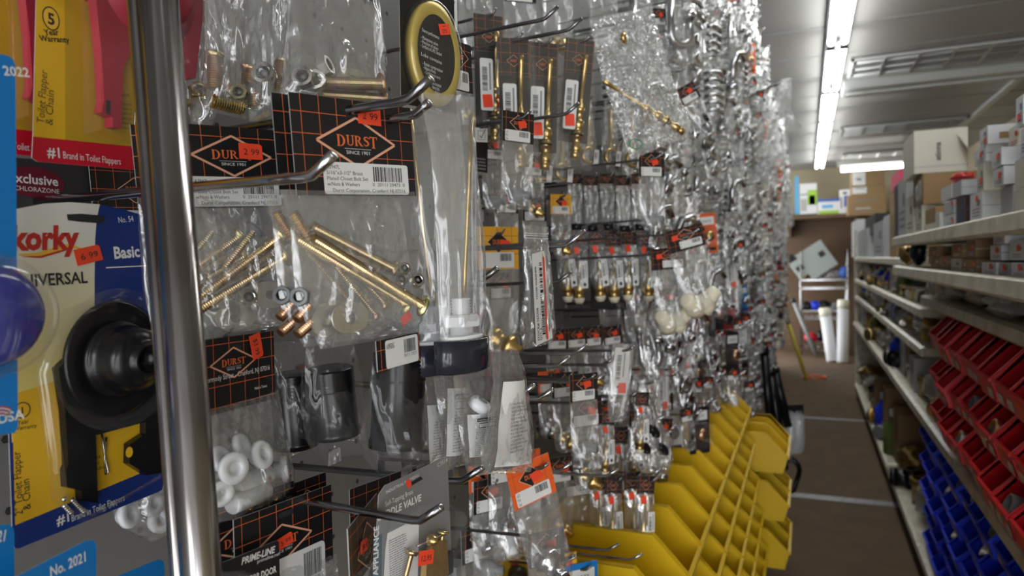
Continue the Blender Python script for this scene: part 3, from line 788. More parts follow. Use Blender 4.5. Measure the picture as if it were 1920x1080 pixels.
def film(parent, rows, T, mat, z=0.0, seed=0, nu=30, nv=40, amp=.0014, name='film', open_top=False, sag=.8, M=None):
    """flat sealed bag: rows are (left, right) outline points from top to bottom in card coordinates"""
    rows = [(Vector(a[:2]), Vector(b[:2])) for a, b in rows]; n = len(rows) - 1
    def edge(t, k):
        f = min(t * n, n - 1e-6); i = int(f); f -= i
        return rows[i][k].lerp(rows[i + 1][k], f)
    sd = Vector((seed * 1.37, seed * .71, seed * .33))
    mb = MB()
    size = max((rows[0][0] - rows[-1][0]).length, 1e-4)
    fq = 3.2 / size
    for sgn in (1, -1):
        def fn(u, v):
            l = edge(v, 0); r = edge(v, 1); p = l.lerp(r, u)
            env = (max(0.0, math.sin(PI * u)) ** .55) * (min(1.0, (v * 1.15 + .04) ** sag * 1.25) if v < .82 else max(0.0, (1 - v) / .18) ** .55)
            if open_top and v < .1: env = max(env, math.sin(PI * u) ** .6 * .5)
            q = Vector((p.x * fq * 2.2, p.y * fq * .7, sgn * 1.3)) + sd
            w = noise.noise(q) * .8 + noise.noise(q * 2.7) * .45 + noise.noise(q * 5.3) * .25
            w += 1.6 * max(0.0, 1 - abs(noise.noise(q * 1.6 + Vector((3, 1, 7)))) * 5) ** 2 - 1.2 * max(0.0, 1 - abs(noise.noise(q * 2.3 + Vector((1, 8, 2)))) * 6) ** 2
            e2 = math.sin(PI * min(max(u, 0.02), .98)) ** .4
            return (p.x + noise.noise(q * 1.1 + Vector((9, 0, 0))) * amp * 1.3, p.y + noise.noise(q * 1.2 + Vector((0, 9, 0))) * amp * .8, z + sgn * (T * env + .0004) + amp * w * e2)
        mb.grid(fn, nu, nv, mat, smooth=True, flip=(sgn < 0))
    return mb.build(name, parent, M)
def threaded(L, r, pitch=.0016, mat=None, head=None, seg=14):
    pr = [(r * .7, 0)]; k = .0006
    while k < L - .0006:
        pr.append((r, k)); pr.append((r * .76, k + pitch * .5)); k += pitch
    pr.append((r * .8, L)); 
    return pr
def bolt(parent, fr_a, fr_b, r, mat, head=0.0, headmat=None, name='bolt', pitch=.0016):
    """threaded closet bolt from a to b; a dished oval head at b"""
    a = Vector(fr_a); b = Vector(fr_b); L = (b - a).length
    mb = MB(); mb.lathe(threaded(L, r, pitch), mat, 14, smooth=False)
    if head:
        mb.lathe([(r * .9, L - .002), (head * .55, L - .0012), (head, L), (head * .97, L + .0012), (head * .5, L + .0026), (.0002, L + .003)], headmat or mat, 20, ey=.62)
    return mb.build(name, parent, rodM(a, b))
def nut(parent, c, r, d, mat=None, h=None, name='nut'):
    """hexagon nut with a bore; d = axis direction"""
    h = h or r * .95; mb = MB(); mat = mat or STEEL
    seg = 24
    def hexr(a, R): a = a % (PI / 3) - PI / 6; return R * .866 / math.cos(a)
    ringsv = [(1.0, h * .1, 1), (1.0, h * .86, 1), (.90, h * .98, 0), (.62, h, 0), (.54, h * .92, 0)]
    vs = []; fs = []
    for k in range(seg): vs.append((hexr(2 * PI * k / seg, r) * .95 * math.cos(2 * PI * k / seg), hexr(2 * PI * k / seg, r) * .95 * math.sin(2 * PI * k / seg), 0))
    for q, zz, hx in ringsv:
        for k in range(seg):
            a = 2 * PI * k / seg; R = hexr(a, r) if hx else min(r * q, hexr(a, r)); vs.append((R * math.cos(a), R * math.sin(a), zz))
    for i in range(len(ringsv)):
        for k in range(seg): fs.append((i * seg + k, i * seg + (k + 1) % seg, (i + 1) * seg + (k + 1) % seg, (i + 1) * seg + k))
    fs.append(tuple(range(seg - 1, -1, -1)))
    mb.add(vs, fs, mat)
    mb.lathe([(r * .54, h * .92), (r * .50, h * .8), (r * .53, h * .68), (r * .49, h * .55), (r * .52, h * .42), (r * .48, h * .3), (.0002, h * .2)], BORE, seg, caps=False)
    c = Vector(c); return mb.build(name, parent, rodM(c, c + Vector(d)))
def washer(parent, c, a, b, hole, ang, mat=None, t=.0012, tilt=0.0, name='washer'):
    """stadium shaped washer: half length a, half width b"""
    mat = mat or WASH; mb = MB(); n = 24; P = []; Hh = []
    for k in range(n):
        t0 = 2 * PI * k / n; x, y = math.cos(t0), math.sin(t0)
        P.append(((a - b) * (1 if x > 0 else -1) * min(1, abs(x) * 3) + b * x, b * y)); Hh.append((hole * x, hole * y))
    vs = [(p[0], p[1], 0) for p in P] + [(p[0], p[1], t) for p in P] + [(p[0], p[1], t) for p in Hh] + [(p[0], p[1], 0) for p in Hh]
    fs = []
    for k in range(n):
        j = (k + 1) % n
        for i in range(4): fs.append((i * n + k, i * n + j, ((i + 1) % 4) * n + j, ((i + 1) % 4) * n + k))
    mb.add(vs, fs, mat)
    return mb.build(name, parent, Matrix.Translation(c) @ Matrix.Rotation(ang, 4, 'Z') @ Matrix.Rotation(tilt, 4, 'X'))
HOOK_GROUP = 'wire hooks on the pegboard'
def hook(label, bend, r=.0028, base=None, mat=None, rise=.04, tip=.026, double=False, name='peg_hook'):
    """wire hook from the pegboard straight out to the bend, then tilted up"""
    bx = XW if base is None else base
    L = bend.x - bx
    t = thing(name, label, 'hook', Matrix.Translation((bx, bend.y, bend.z - L * rise)), HOOK_GROUP)
    mb = MB(); P = [(0.0, 0, 0), (L - .006, 0, (L - .006) * rise), (L, 0, L * rise + .0008), (L + .005, 0, L * rise + .004), (L + tip * .92, 0, L * rise + tip * .66)]
    mb.tube(P, r, mat or DARKWIRE, 10)
    mb.lathe([(r * 1.0, 0), (r * .98, .0007), (r * .6, .0013), (.0002, .0014)], CHROME, 10, rodM(P[-1], Vector(P[-1]) + (Vector(P[-1]) - Vector(P[-2]))))
    mb.build('wire', t)
    mb = MB(); mb.prism(rrect(-.008, -.022, .008, .016, .003), 0.0006, .003, CHROME, Matrix(((0, 0, 1, 0), (1, 0, 0, 0), (0, 1, 0, 0), (0, 0, 0, 1)))); mb.build('back_plate', t)
    return t
# ------------------------------------------------------------------ near end of the shop wall
# bright upright post
pt = atd(300, 60, .345); pb = atd(376, 1060, .345)
d = (pt - pb).normalized()
t = thing('display_post', 'tall chrome upright post standing between the flapper cards and the bolt bags', 'post', Matrix.Translation(pb))
mb = MB(); a = pb - d * (pb.z / d.z) * .999 - pb; b = pt + d * .35 - pb
mb.tube([a, b], .0098, POSTM, 24); mb.build('tube', t)
mb = MB(); mb.tube([a + Vector((-.0094, -.005, 0)), b + Vector((-.0094, -.005, 0))], .0040, POSTM, 10); mb.build('seam_bead', t)
mb = MB(); mb.lathe([(.03, 0), (.03, .004), (.014, .012), (.012, .03)], CHROME, 20, Matrix.Translation(a)); mb.build('foot', t)

def swoosh(mb, fr, pts, w, z, mat):
    L = [fr.uv(*p) for p in pts]
    for k in range(len(L) - 1):
        d = (L[k + 1] - L[k]).normalized(); n = Vector((-d.y, d.x))
        mb.flat([L[k] - n * w[k], L[k + 1] - n * w[k + 1], L[k + 1] + n * w[k + 1], L[k] + n * w[k]], z, mat)
def ptext(mb, fr, s, p, q, z, mat, size=None, **k):
    """text whose baseline runs from pixel p to pixel q on the plane"""
    a = fr.uv(*p); b = fr.uv(*q); d = b - a
    if size is None:
        vs, fs, x0, x1 = text_geo(s, k.get('bold', 0), k.get('shear', 0)); size = d.length / (x1 - x0)
        k.setdefault('width', d.length)
    mb.text(s, a.x, a.y, size, z, mat, ang=math.atan2(d.y, d.x), **k)

# ---- flapper card in the middle: "UNIVERSAL ... Basic"
NAVY = pbr('navy_print', (0.012, 0.035, 0.20), 0.35)
YEL = pbr('yellow_print', (0.80, 0.47, 0.02), 0.4)
WARMW = pbr('warm_white_print', (0.80, 0.79, 0.74), 0.4)
REDT = pbr('red_letters', (0.55, 0.03, 0.02), 0.4)
GOLD = pbr('gold_print', (0.85, 0.50, 0.05), 0.4)
f = Fr(onX(170, 690, -.40), yaw=-1)
t = thing('flapper_card', 'toilet flapper card with navy side, black flapper and a cream printed half', 'packaged flapper', f.M)
mb = MB()
top = [(2, 402), (30, 392), (80, 382), (130, 379), (187, 383), (230, 392), (268, 404), (283, 416)]
out = f.pts(top + [(307, 905), (304, 918), (298, 922), (34, 1029), (28, 1028), (24, 1015)])
mb.prism([tuple(p) for p in out], -.0006, 0.0, NAVY, side=BACKING)
cm = grad_mat('cream_to_yellow_print', (0.80, 0.66, 0.22), (0.80, 0.79, 0.72), 1, f.uv(60, 700).y, f.uv(100, 430).y)
mb.flat(f.pts([(2, 402), (30, 392), (80, 382), (130, 379), (187, 383), (181, 410), (178, 450), (177, 520), (177, 600), (180, 700), (180, 790), (22, 830)]), 1.5e-4, cm)
mb.flat(f.pts([(22, 740), (180, 690), (303, 770), (300, 872), (28, 985)]), 2.2e-4, YEL)
ptext(mb, f, 'korky', (20, 468), (148, 465), 4e-4, REDT, size=.0185, bold=.045, shear=.12, width=(f.uv(150, 465) - f.uv(20, 468)).length)
swoosh(mb, f, [(34, 477), (70, 478), (105, 468), (128, 461), (150, 466)], [.0003, .0013, .0014, .0012, .0004], 3.5e-4, GOLD)
swoosh(mb, f, [(40, 481), (75, 482), (110, 472), (128, 467)], [.0001, .0006, .0006, .0003], 3.7e-4, REDT)
ptext(mb, f, 'UNIVERSAL', (19, 540), (164, 530), 4e-4, INK, size=.0098, bold=.02, width=(f.uv(164, 530) - f.uv(19, 540)).length)
ptext(mb, f, 'Basic', (214, 485), (262, 481), 4e-4, WHITE, size=.0105, bold=.03, width=(f.uv(262, 481) - f.uv(214, 485)).length)
mb.line(f.uv(198, 502), f.uv(282, 498), .0007, 4e-4, WHITE)
ptext(mb, f, 'No. 54', (222, 418), (250, 415), 4e-4, WHITE, size=.0052, width=(f.uv(250, 415) - f.uv(222, 418)).length)
for k in range(7):       # little flag
    mb.flat(f.pts([(48, 566 + k * 3), (62, 563 + k * 3), (78, 567 + k * 3), (78, 569 + k * 3), (62, 565 + k * 3), (48, 568 + k * 3)]), 4e-4, REDT if k % 2 == 0 else WHITE)
mb.flat(f.pts([(48, 565), (58, 563), (58, 573), (48, 575)]), 4.6e-4, NAVY)
ptext(mb, f, 'USA', (57, 596), (83, 593), 4e-4, INK, size=.0066, bold=.02, width=(f.uv(83, 593) - f.uv(57, 596)).length)
c = f.uv(41, 769); mb.poly_line(ell(c.x, c.y, .0042, .0042, 24), .0006, 4e-4, INK, closed=True); mb.text('1', c.x, c.y - .0018, .005, 4e-4, INK, align='C', bold=.03)
ptext(mb, f, 'Year', (32, 797), (48, 794), 4e-4, INK, size=.0032); ptext(mb, f, 'Warranty', (24, 808), (56, 803), 4e-4, INK, size=.0032)
ptext(mb, f, '2" Toilet Flapper', (42, 963), (37, 845), 4e-4, INK, size=.0062, width=(f.uv(42, 963) - f.uv(37, 845)).length)
ptext(mb, f, '& Chain', (57, 953), (54, 897), 4e-4, INK, size=.0062, width=(f.uv(57, 953) - f.uv(54, 897)).length)
ptext(mb, f, '#1', (106, 986), (128, 977), 4e-4, WHITE, size=.0080, bold=.02)
ptext(mb, f, 'Brand in Toilet Flappers', (134, 978), (233, 938), 4e-4, WHITE, size=.0058, width=(f.uv(134, 978) - f.uv(233, 938)).length)
for k, s in enumerate(('para', 'con', 'Medio', '2"')): ptext(mb, f, s, (172, 864 + 11 * k), (188, 858 + 11 * k), 4e-4, INK, size=.0034)
mb.flat(f.pts([(124, 402), (150, 401), (193, 404), (196, 412), (190, 419), (150, 416), (126, 413)]), 5e-4, INK)
mb.build('card', t)
fl = MB()           # the black flapper
c0 = f.p3(203, 672); R0 = .034
Mf = Matrix.Translation((c0.x, c0.y, .007))
fl.lathe([(R0 * .97, -.003), (R0, -.001), (R0 * .99, .001), (R0 * .95, .0016), (R0 * .72, .0012)], RUBBER, 40, Mf, ex=.98, ey=1.06)
fl.lathe([(R0 * .70, .001), (R0 * .69, .004), (R0 * .66, .0055), (R0 * .63, .006), (R0 * .60, .012), (R0 * .57, .018), (R0 * .54, .021), (R0 * .48, .0235), (R0 * .38, .0250), (R0 * .31, .0262), (R0 * .29, .0285), (R0 * .27, .0292), (R0 * .245, .0290), (R0 * .23, .027), (R0 * .2, .021), (.0003, .020)], RUBBER, 40, Mf)
def arm(pts, z0, z1): fl.prism([tuple(f.uv(*p, z0)) for p in pts], z0, z1, RUBBER)
arm([(97, 690), (110, 770), (116, 870), (112, 880), (114, 912), (140, 918), (142, 937), (172, 942), (168, 815), (262, 790), (262, 812), (232, 832), (231, 868), (250, 880), (265, 890), (295, 884), (297, 770), (303, 690), (250, 640), (150, 640)], .001, .0065)
hc = f.uv(243, 848, .007); fl.flat(ell(hc.x, hc.y, .0026, .0034, 16), .0067, YEL)
fl.build('flapper', t)
mb = MB(); mb.tube([f.p3(190, 812, .002), f.p3(196, 850, .002), f.p3(203, 885, .002), f.p3(198, 890, .002), f.p3(196, 860, .002), f.p3(199, 820, .002)], .0006, STEEL, 6)
for k in range(14): mb.ball(f.p3(120 + (k * 37) % 40, 936 + (k * 23) % 26, .004), .0016, .0016, .0016, STEEL, 8, 5)
mb.build('chain', t)
bl = MB()           # blister over the flapper
po = [f.uv(*p) for p in ((90, 640), (120, 590), (170, 570), (225, 575), (270, 605), (302, 660), (304, 860), (296, 890), (172, 962), (150, 968), (100, 930), (70, 700))]
cc = sum(po, Vector((0, 0))) / len(po)
def ringz(k, zz): return [(cc.x + (p.x - cc.x) * k, cc.y + (p.y - cc.y) * k, zz) for p in po]
vs = ringz(1.05, .0006) + ringz(1.0, .0012) + ringz(.97, .011); n = len(po); fs = []
for i in range(2):
    for k in range(n): fs.append((i * n + k, i * n + (k + 1) % n, (i + 1) * n + (k + 1) % n, (i + 1) * n + k))
bl.add(vs, fs, BLIST, smooth=True)
bl.lathe([(R0 * 1.28, .0112), (R0 * 1.10, .0118), (R0 * 1.02, .0112)], BLIST, 36, Matrix.Translation((c0.x, c0.y, 0)), caps=False)
bl.build('blister', t)
q = f.uv(144, 499); q2 = f.uv(192, 487)
price(t, xf2(q, math.atan2(q2.y - q.y, q2.x - q.x), 6e-4), '6 99', (q2 - q).length, .0098)
hook('bright wire hook carrying the navy sided flapper card, reaching out past the post', onX(585, 331, -.236), base=XW, r=.0030, mat=CHROME, rise=.0, tip=.015)

# ---- flapper card above: red flapper on yellow card
f = Fr(onX(170, 150, -.40), yaw=-2)
RUBRED = pbr('red_rubber', (0.40, 0.018, 0.05), 0.4)
MAROON = pbr('maroon_print', (0.16, 0.012, 0.03), 0.4)
REDB = pbr('red_band', (0.60, 0.010, 0.03), 0.4)
def red_card(f, label, full=True):
    t = thing('flapper_card', label, 'packaged flapper', f.M, None)
    mb = MB()
    mb.prism([tuple(p) for p in f.pts([(72, -170), (335, -150), (345, 318), (338, 326), (70, 303), (60, 296), (62, 256)])], -.0006, 0, REDB, side=BACKING)
    mb.flat(f.pts([(72, -170), (335, -150), (343, 284), (270, 277), (62, 256)]), 1.5e-4, YEL)
    mb.flat(f.pts([(120, -160), (335, -150), (343, 284), (270, 277), (122, 262)]), 2.2e-4, pbr('yellow_blister_shade', (0.55, 0.33, 0.02), 0.4) if 'yellow_blister_shade' not in MATS else MATS['yellow_blister_shade'])  # darkening by the blister is put into the card's yellow
    c = f.uv(95, 35); mb.flat(ell(c.x, c.y, .0052, .0068, 28), 3e-4, INK); mb.flat(ell(c.x, c.y, .0045, .0060, 28), 3.6e-4, GOLD); mb.text('5', c.x, c.y - .0033, .009, 4.4e-4, INK, align='C', bold=.03)
    ptext(mb, f, 'Year', (83, 66), (102, 66), 4e-4, INK, size=.0046, bold=.02); ptext(mb, f, 'Warranty', (74, 77), (111, 79), 4e-4, INK, size=.0046, bold=.02)
    ptext(mb, f, 'Toilet Flapper', (82, 233), (88, 134), 4e-4, OLDP, size=.0064, width=(f.uv(82, 233) - f.uv(88, 134)).length); ptext(mb, f, '& Chain', (98, 236), (100, 180), 4e-4, OLDP, size=.0064)
    ptext(mb, f, '#1', (88, 294), (112, 296), 4e-4, WHITE, size=.0082, bold=.02); ptext(mb, f, 'Brand in Toilet Flappers', (118, 297), (226, 309), 4e-4, WHITE, size=.006, width=(f.uv(118, 297) - f.uv(226, 309)).length)
    c = f.uv(292, 300); mb.flat(ell(c.x, c.y, .0165, .0090, 30), 3.2e-4, MAROON); mb.poly_line(ell(c.x + .001, c.y, .0145, .0078, 30)[8:20], .0008, 4e-4, GOLD); mb.text('Exclusive', c.x - .011, c.y - .002, .0075, 4.4e-4, WHITE, bold=.02); mb.text('CHLORAZONE', c.x - .007, c.y - .0055, .0028, 4.4e-4, WHITE)
    ptext(mb, f, 'Notice', (218, 182), (248, 180), 4e-4, OLDP, size=.0036)
    for k in range(6): ptext(mb, f, 'read all before use', (217, 196 + 9 * k), (246, 198 + 9 * k), 4e-4, OLDP, size=.0026, width=(f.uv(217, 196) - f.uv(246, 198)).length)
    mb.build('card', t)
    fl = MB()
    def arm(pts, z0, z1): fl.prism([tuple(f.uv(*p, z0)) for p in pts], z0, z1, RUBRED)
    arm([(160, -40), (175, 100), (180, 190), (176, 212), (196, 222), (196, 240), (212, 243), (216, 130), (250, 60), (300, 60), (338, 150), (352, 150), (366, 40), (366, -40)], .002, .009)
    c = f.p3(262, -20); fl.lathe([(.036, .002), (.037, .009), (.028, .011), (.025, .022), (.018, .028), (.0003, .029)], RUBRED, 30, Matrix.Translation((c.x, c.y, 0)))
    fl.build('flapper', t)
    mb = MB(); a = f.uv(196, 186, .01); 
    mb.prism([tuple(f.uv(*p, .0091)) for p in ((199, 188), (207, 189), (206, 214), (199, 213))], .0089, .0094, INK); mb.build('slot_insert', t)
    mb = MB(); mb.tube([f.p3(252, 170, .003), f.p3(254, 200, .003), f.p3(252, 240, .003), f.p3(258, 246, .003), f.p3(262, 238, .003), f.p3(257, 205, .003), f.p3(253, 178, .003)], .0006, STEEL, 6); mb.build('chain', t)
    bl = MB(); po = [f.uv(*p) for p in ((150, -100), (158, 120), (160, 250), (215, 268), (225, 262), (300, 268), (345, 180), (372, 60), (374, -100))]; n = len(po)
    cc = sum(po, Vector((0, 0))) / n; vs = []
    for k, zz in ((1.04, .0006), (1.0, .0012), (.97, .012)): vs += [(cc.x + (p.x - cc.x) * k, cc.y + (p.y - cc.y) * k, zz) for p in po]
    fs = [(i * n + k, i * n + (k + 1) % n, (i + 1) * n + (k + 1) % n, (i + 1) * n + k) for i in range(2) for k in range(n)] + [tuple(2 * n + k for k in range(n))]
    bl.add(vs, fs, BLIST); bl.build('blister', t)
    return t
OLDP = pbr('brown_letters', (0.14, 0.09, 0.02), 0.5)
rc = red_card(f, 'yellow toilet flapper card with red band and a red flapper')
M2 = f.M.copy(); M2.translation += Vector((-.016, -.032, .004))
dup(rc, M2, 'yellow and red flapper card hanging behind another, mostly hidden at the frame edge')
hook('wire hook high above the red flapper card', onX(420, -160, -.25), rise=.02)

# ---- bright blue cards
BLUEC = pbr('bright_blue_card', (0.008, 0.20, 0.58), 0.35)
DOME = pbr('blue_dome_plastic', (0.02, 0.03, 0.30), 0.2, coat=.5)
f = Fr(onX(14, 450, -.352), yaw=0)
t = thing('blue_card', 'bright blue product card with a dark blue dome at the frame edge', 'packaged part', f.M)
mb = MB(); mb.prism([tuple(p) for p in f.pts([(-60, 96), (0, 101), (15, 104), (25, 112), (29, 124), (34, 800), (28, 812), (-60, 822)])], -.0006, 0, BLUEC, side=BACKING)
ptext(mb, f, 'No. 2022', (-40, 137), (10, 141), 3e-4, WHITE, size=.0062, bold=.02)
ptext(mb, f, 'USA', (-4, 795), (22, 789), 3e-4, WHITE, size=.0066, bold=.02)
for k in range(6): mb.flat(f.pts([(-6, 763 + k * 3.2), (4, 761 + k * 3.2), (18, 764 + k * 3.2), (20, 767 + k * 3.2), (4, 763 + k * 3.2), (-6, 765 + k * 3.2)]), 3e-4, REDT if k % 2 == 0 else WHITE)
mb.build('card', t)
c = f.p3(-24, 592); mb = MB(); mb.lathe([(.024, .001), (.024, .004), (.021, .009), (.017, .012), (.0003, .0135)], DOME, 30, Matrix.Translation((c.x, c.y, 0))); mb.build('dome', t)
mb = MB(); mb.lathe([(.030, .0005), (.029, .006), (.026, .012), (.02, .016), (.0003, .018)], BLIST, 30, Matrix.Translation((c.x, c.y, 0))); mb.build('blister', t)
for i, (poly, lab, txt, p, q) in enumerate((
    ([(-60, 992), (0, 984), (18, 983), (25, 990), (27, 1000), (27, 1110), (-60, 1120)], 'bright blue card corner at the lower frame edge below the navy card', '2021', (-26, 1020), (8, 1014)),
    ([(10, 1092), (90, 1050), (160, 1014), (175, 1012), (181, 1022), (180, 1140), (10, 1160)], 'bright blue card numbered 2021 below the navy flapper card', 'No. 2021', (94, 1082), (160, 1052)),
    ([(180, 1098), (240, 1072), (296, 1049), (306, 1051), (309, 1062), (308, 1140), (180, 1160)], 'bright blue card top peeking up beside the post foot', '', (0, 0), (1, 1)))):
    f = Fr(onX(poly[3][0], poly[3][1], (-.36, -.345, -.36)[i]), yaw=-4)
    t = thing('blue_card', lab, 'packaged part', f.M); mb = MB(); mb.prism([tuple(p) for p in f.pts(poly)], -.0006, 0, BLUEC, side=BACKING)
    if txt: ptext(mb, f, txt, p, q, 3e-4, WHITE, size=.0074, bold=.02, width=(f.uv(*p) - f.uv(*q)).length)
    mb.build('card', t)
    mb = MB(); a = f.uv(*poly[1]); mb.ball((a.x - .01, a.y - .06, .004), .02, .02, .012, BLIST, 20, 10); mb.build('blister', t)

# ---- header card + bag, drawn on its own plane
def hero(label, o, tl, tr, h, yaw, rows, T, filmm=FILM, logo=(.5, .42, .31, .19), lab=None, stick=None, cat='bagged hardware', cell=.0128, seed=1, gx=.3, gy=.5, name='bolt_bag', detail=2, pitch=0, behind=0, slot=True, base=None, gridm=None, amp=.0012, fnu=36, fnv=48):
    f = Fr(o, yaw, pitch); t = thing(name, label, cat, f.M)
    a = f.uv(*tl); b = f.uv(*tr); w = (b - a).length; ang = math.atan2(b.y - a.y, b.x - a.x)
    M = xf2(a, ang); mb = MB()
    header(mb, w, h, M, cell, (logo[0] * w, -logo[1] * h, logo[2] * w, logo[3] * w * 0 + logo[3] * w) if logo else None, detail=detail, gx=gx, gy=gy, slot=slot, base=base, gridm=gridm)
    if lab: std_label(mb, lab[0] * w, -lab[3] * h, lab[2] * w, -lab[1] * h, 9e-4, M, *lab[4:])
    mb.build('header_card', t)
    if stick:
        for s in stick:
            p = f.uv(*s[0]); q = f.uv(*s[1]); price(t, xf2(p, math.atan2(q.y - p.y, q.x - p.x), s[3] if len(s) > 3 else .0016), s[2], (q - p).length, (q - p).length * .62)
    if rows: film(t, [(f.uv(*l), f.uv(*r)) for l, r in rows], T, filmm, seed=seed, amp=amp, nu=fnu, nv=fnv)
    return f, t, w, M
L3 = ("A2947L", '5/16"x3-1/2" Brass', 'Plated Closet Bolt Set', 'w/Nuts & Washers')
FT = 'Durst Corporation, Cranford NJ 07016'
# the front bolt bag (R3)
o3 = atd(655, 260, .44)
f, t, w, M = hero('clear bag of long brass closet bolts under the front black and orange header card', o3, (540, 172), (768, 203), .0605, 17,
    [((527, 356), (776, 360)), ((540, 420), (786, 428)), ((548, 500), (800, 520)), ((560, 580), (817, 600)), ((600, 655), (824, 622))], .011, FILM,
    logo=(.50, .44, .325, .165), lab=(.205, .655, .93, .985, L3, '0  20111 29473  0', FT, 11), stick=[((668, 232), (711, 238), '2 99', .002)], seed=2, gx=.55, gy=.8)
z = .002
bolt(t, f.p3(585, 423, z), f.p3(738, 503, z), .0031, ZINC, .0052, ZINCP)
bolt(t, f.p3(586, 446, z + .005), f.p3(792, 573, z + .005), .0034, ZINC, .0080, ZINCG)
bolt(t, f.p3(606, 472, -.006), f.p3(706, 592, -.006), .0016, ZINCP, .003)
bolt(t, f.p3(640, 480, -.007), f.p3(722, 570, -.007), .0018, ZINCP, .004)
bolt(t, f.p3(548, 398, -.004), f.p3(578, 447, -.004), .0036, ZINCP)
bolt(t, f.p3(556, 600, -.002), f.p3(580, 572, -.004), .0034, COPPERM); bolt(t, f.p3(558, 628, .0), f.p3(600, 590, -.004), .0034, COPPERM)
nut(t, f.p3(755, 506, .004), .0046, (-.3, .35, .9)); nut(t, f.p3(779, 528, .006), .0052, (-.25, .3, .9)); nut(t, f.p3(566, 557, .0), .006, (-.8, .1, .6), GREY)
a = f.p3(656, 596, .0085); washer(t, a, .0135, .0092, .0042, .1, tilt=-.15)
washer(t, f.p3(615, 602, .000), .0125, .0088, .004, .25, tilt=-.15)
# a second one close behind it, on the same hook
M2 = f.M.copy(); M2.translation += f.n * -.012 + f.u * -.004 + Vector((0, 0, .001))
dup(t, M2, 'second closet bolt bag close behind the front header card on one hook')
M2 = f.M.copy(); M2.translation += Vector((-.040, -.004, .002))
hook('bright wire hook through the front header card, its tip turned up', onX(766, 188, -.222), base=XW, r=.0031, rise=.03, tip=.017)
hook('short dark wire hook just under the tip of the front card hook', onX(780, 216, -.235), r=.003, rise=.03, tip=.011)

# R2: left bolt bag behind the post
o2 = atd(432, 300, .445)
f, t, w, M = hero('clear bag of brass closet bolts next to the chrome post with sticker over its logo', o2, (326, 230), (520, 245), .0515, 18,
    [((340, 372), (530, 384)), ((345, 450), (545, 460)), ((352, 540), (566, 560)), ((362, 600), (590, 606)), ((370, 638), (545, 608))], .011, FILM,
    logo=(.51, .36, .39, .185), lab=(.09, .62, .97, .985, L3, '0  20111 29473  0', FT, 5), stick=[((446, 298), (490, 301), '2 99', .002)], seed=5, gx=.2, gy=.5)
bolt(t, f.p3(370, 562, .003), f.p3(526, 445, .003), .0034, ZINC, .0068, ZINCG); bolt(t, f.p3(372, 582, .005), f.p3(533, 484, .002), .0034, ZINC, .0068, ZINCP)
bolt(t, f.p3(420, 505, -.005), f.p3(478, 432, -.005), .0022, ZINCP, .0065, GREY); bolt(t, f.p3(440, 520, -.006), f.p3(522, 470, -.006), .002, ZINCP, .005)
nut(t, f.p3(461, 560, .004), .0062, (-.1, .25, .95), STEEL); nut(t, f.p3(372, 524, .001), .0052, (-.4, .3, .9))
a = f.p3(505, 553, .006); washer(t, a, .0125, .0088, .0032, -.05, tilt=-.12); washer(t, f.p3(440, 598, -.001), .0125, .0088, .0035, .1, tilt=-.5)
M2 = f.M.copy(); M2.translation += Vector((-.03, -.006, .001)); dup(t, M2, 'closet bolt bag farther back on the hook by the post')

# R1: bags of short bolts at the top
def bag_only(label, o, yaw, rows, T, m, name, cat, seed, **k):
    f = Fr(o, yaw); t = thing(name, label, cat, f.M); film(t, [(f.uv(*l), f.uv(*r)) for l, r in rows], T, m, seed=seed, **k); return f, t
f, t = bag_only('upper clear bag of bolts and nuts, widest of the three, with a long horizontal bolt', atd(640, 90, .50), 16, [((545, -80), (716, -70)), ((540, 0), (712, 0)), ((534, 80), (720, 80)), ((528, 150), (726, 150)), ((520, 190), (728, 205))], .016, FILM, 'bolt_bag', 'bagged hardware', 8)
bolt(t, f.p3(604, 155, .004), f.p3(714, 158, .004), .0046, ZINCP, .0085, COPPERM); bolt(t, f.p3(600, 178, .0), f.p3(718, 186, .0), .0042, ZINCP, .008, COPPERM)
nut(t, f.p3(572, 150, .004), .0078, (-.75, .15, .6)); nut(t, f.p3(592, 155, .002), .0075, (-.6, .1, .7), WASH); nut(t, f.p3(602, 128, .0), .0075, (.4, .3, .8), WASH); washer(t, f.p3(660, 152, -.004), .014, .009, .004, .1)
a = f.uv(540, -60); mb = MB(); header(mb, .075, .05, xf2(a, -.04, 0) @ Matrix.Translation((0, .05, 0)), detail=1, logo=(.037, -.02, .024, .012)); mb.build('header_card', t)
f, t = bag_only('narrow clear bag with a chrome nut between the two other upper bolt bags', atd(495, 100, .485), 22, [((462, -80), (545, -80)), ((458, 0), (545, 0)), ((455, 90), (540, 100)), ((455, 170), (535, 190)), ((470, 228), (520, 222))], .013, FILM, 'bolt_bag', 'bagged hardware', 12)
nut(t, f.p3(498, 145, .004), .0085, (-.6, .2, .7)); bolt(t, f.p3(468, 160, .0), f.p3(470, 128, .0), .006, ZINCP, .0075, ZINCP); bolt(t, f.p3(478, 202, .002), f.p3(476, 175, .002), .0052, ZINCP); bolt(t, f.p3(520, 175, -.002), f.p3(530, 115, -.004), .006, ZINCP)
a = f.uv(462, -80); mb = MB(); header(mb, .05, .045, xf2(a, 0, 0) @ Matrix.Translation((0, .045, 0)), detail=0); mb.build('header_card', t)
f, t = bag_only('upper clear bag beside the post with a greenish bolt lying along its bottom', atd(420, 100, .465), 20, [((378, -80), (462, -80)), ((382, 0), (460, 0)), ((384, 90), (458, 90)), ((384, 160), (458, 160)), ((380, 205), (462, 225))], .013, FILM, 'bolt_bag', 'bagged hardware', 15)
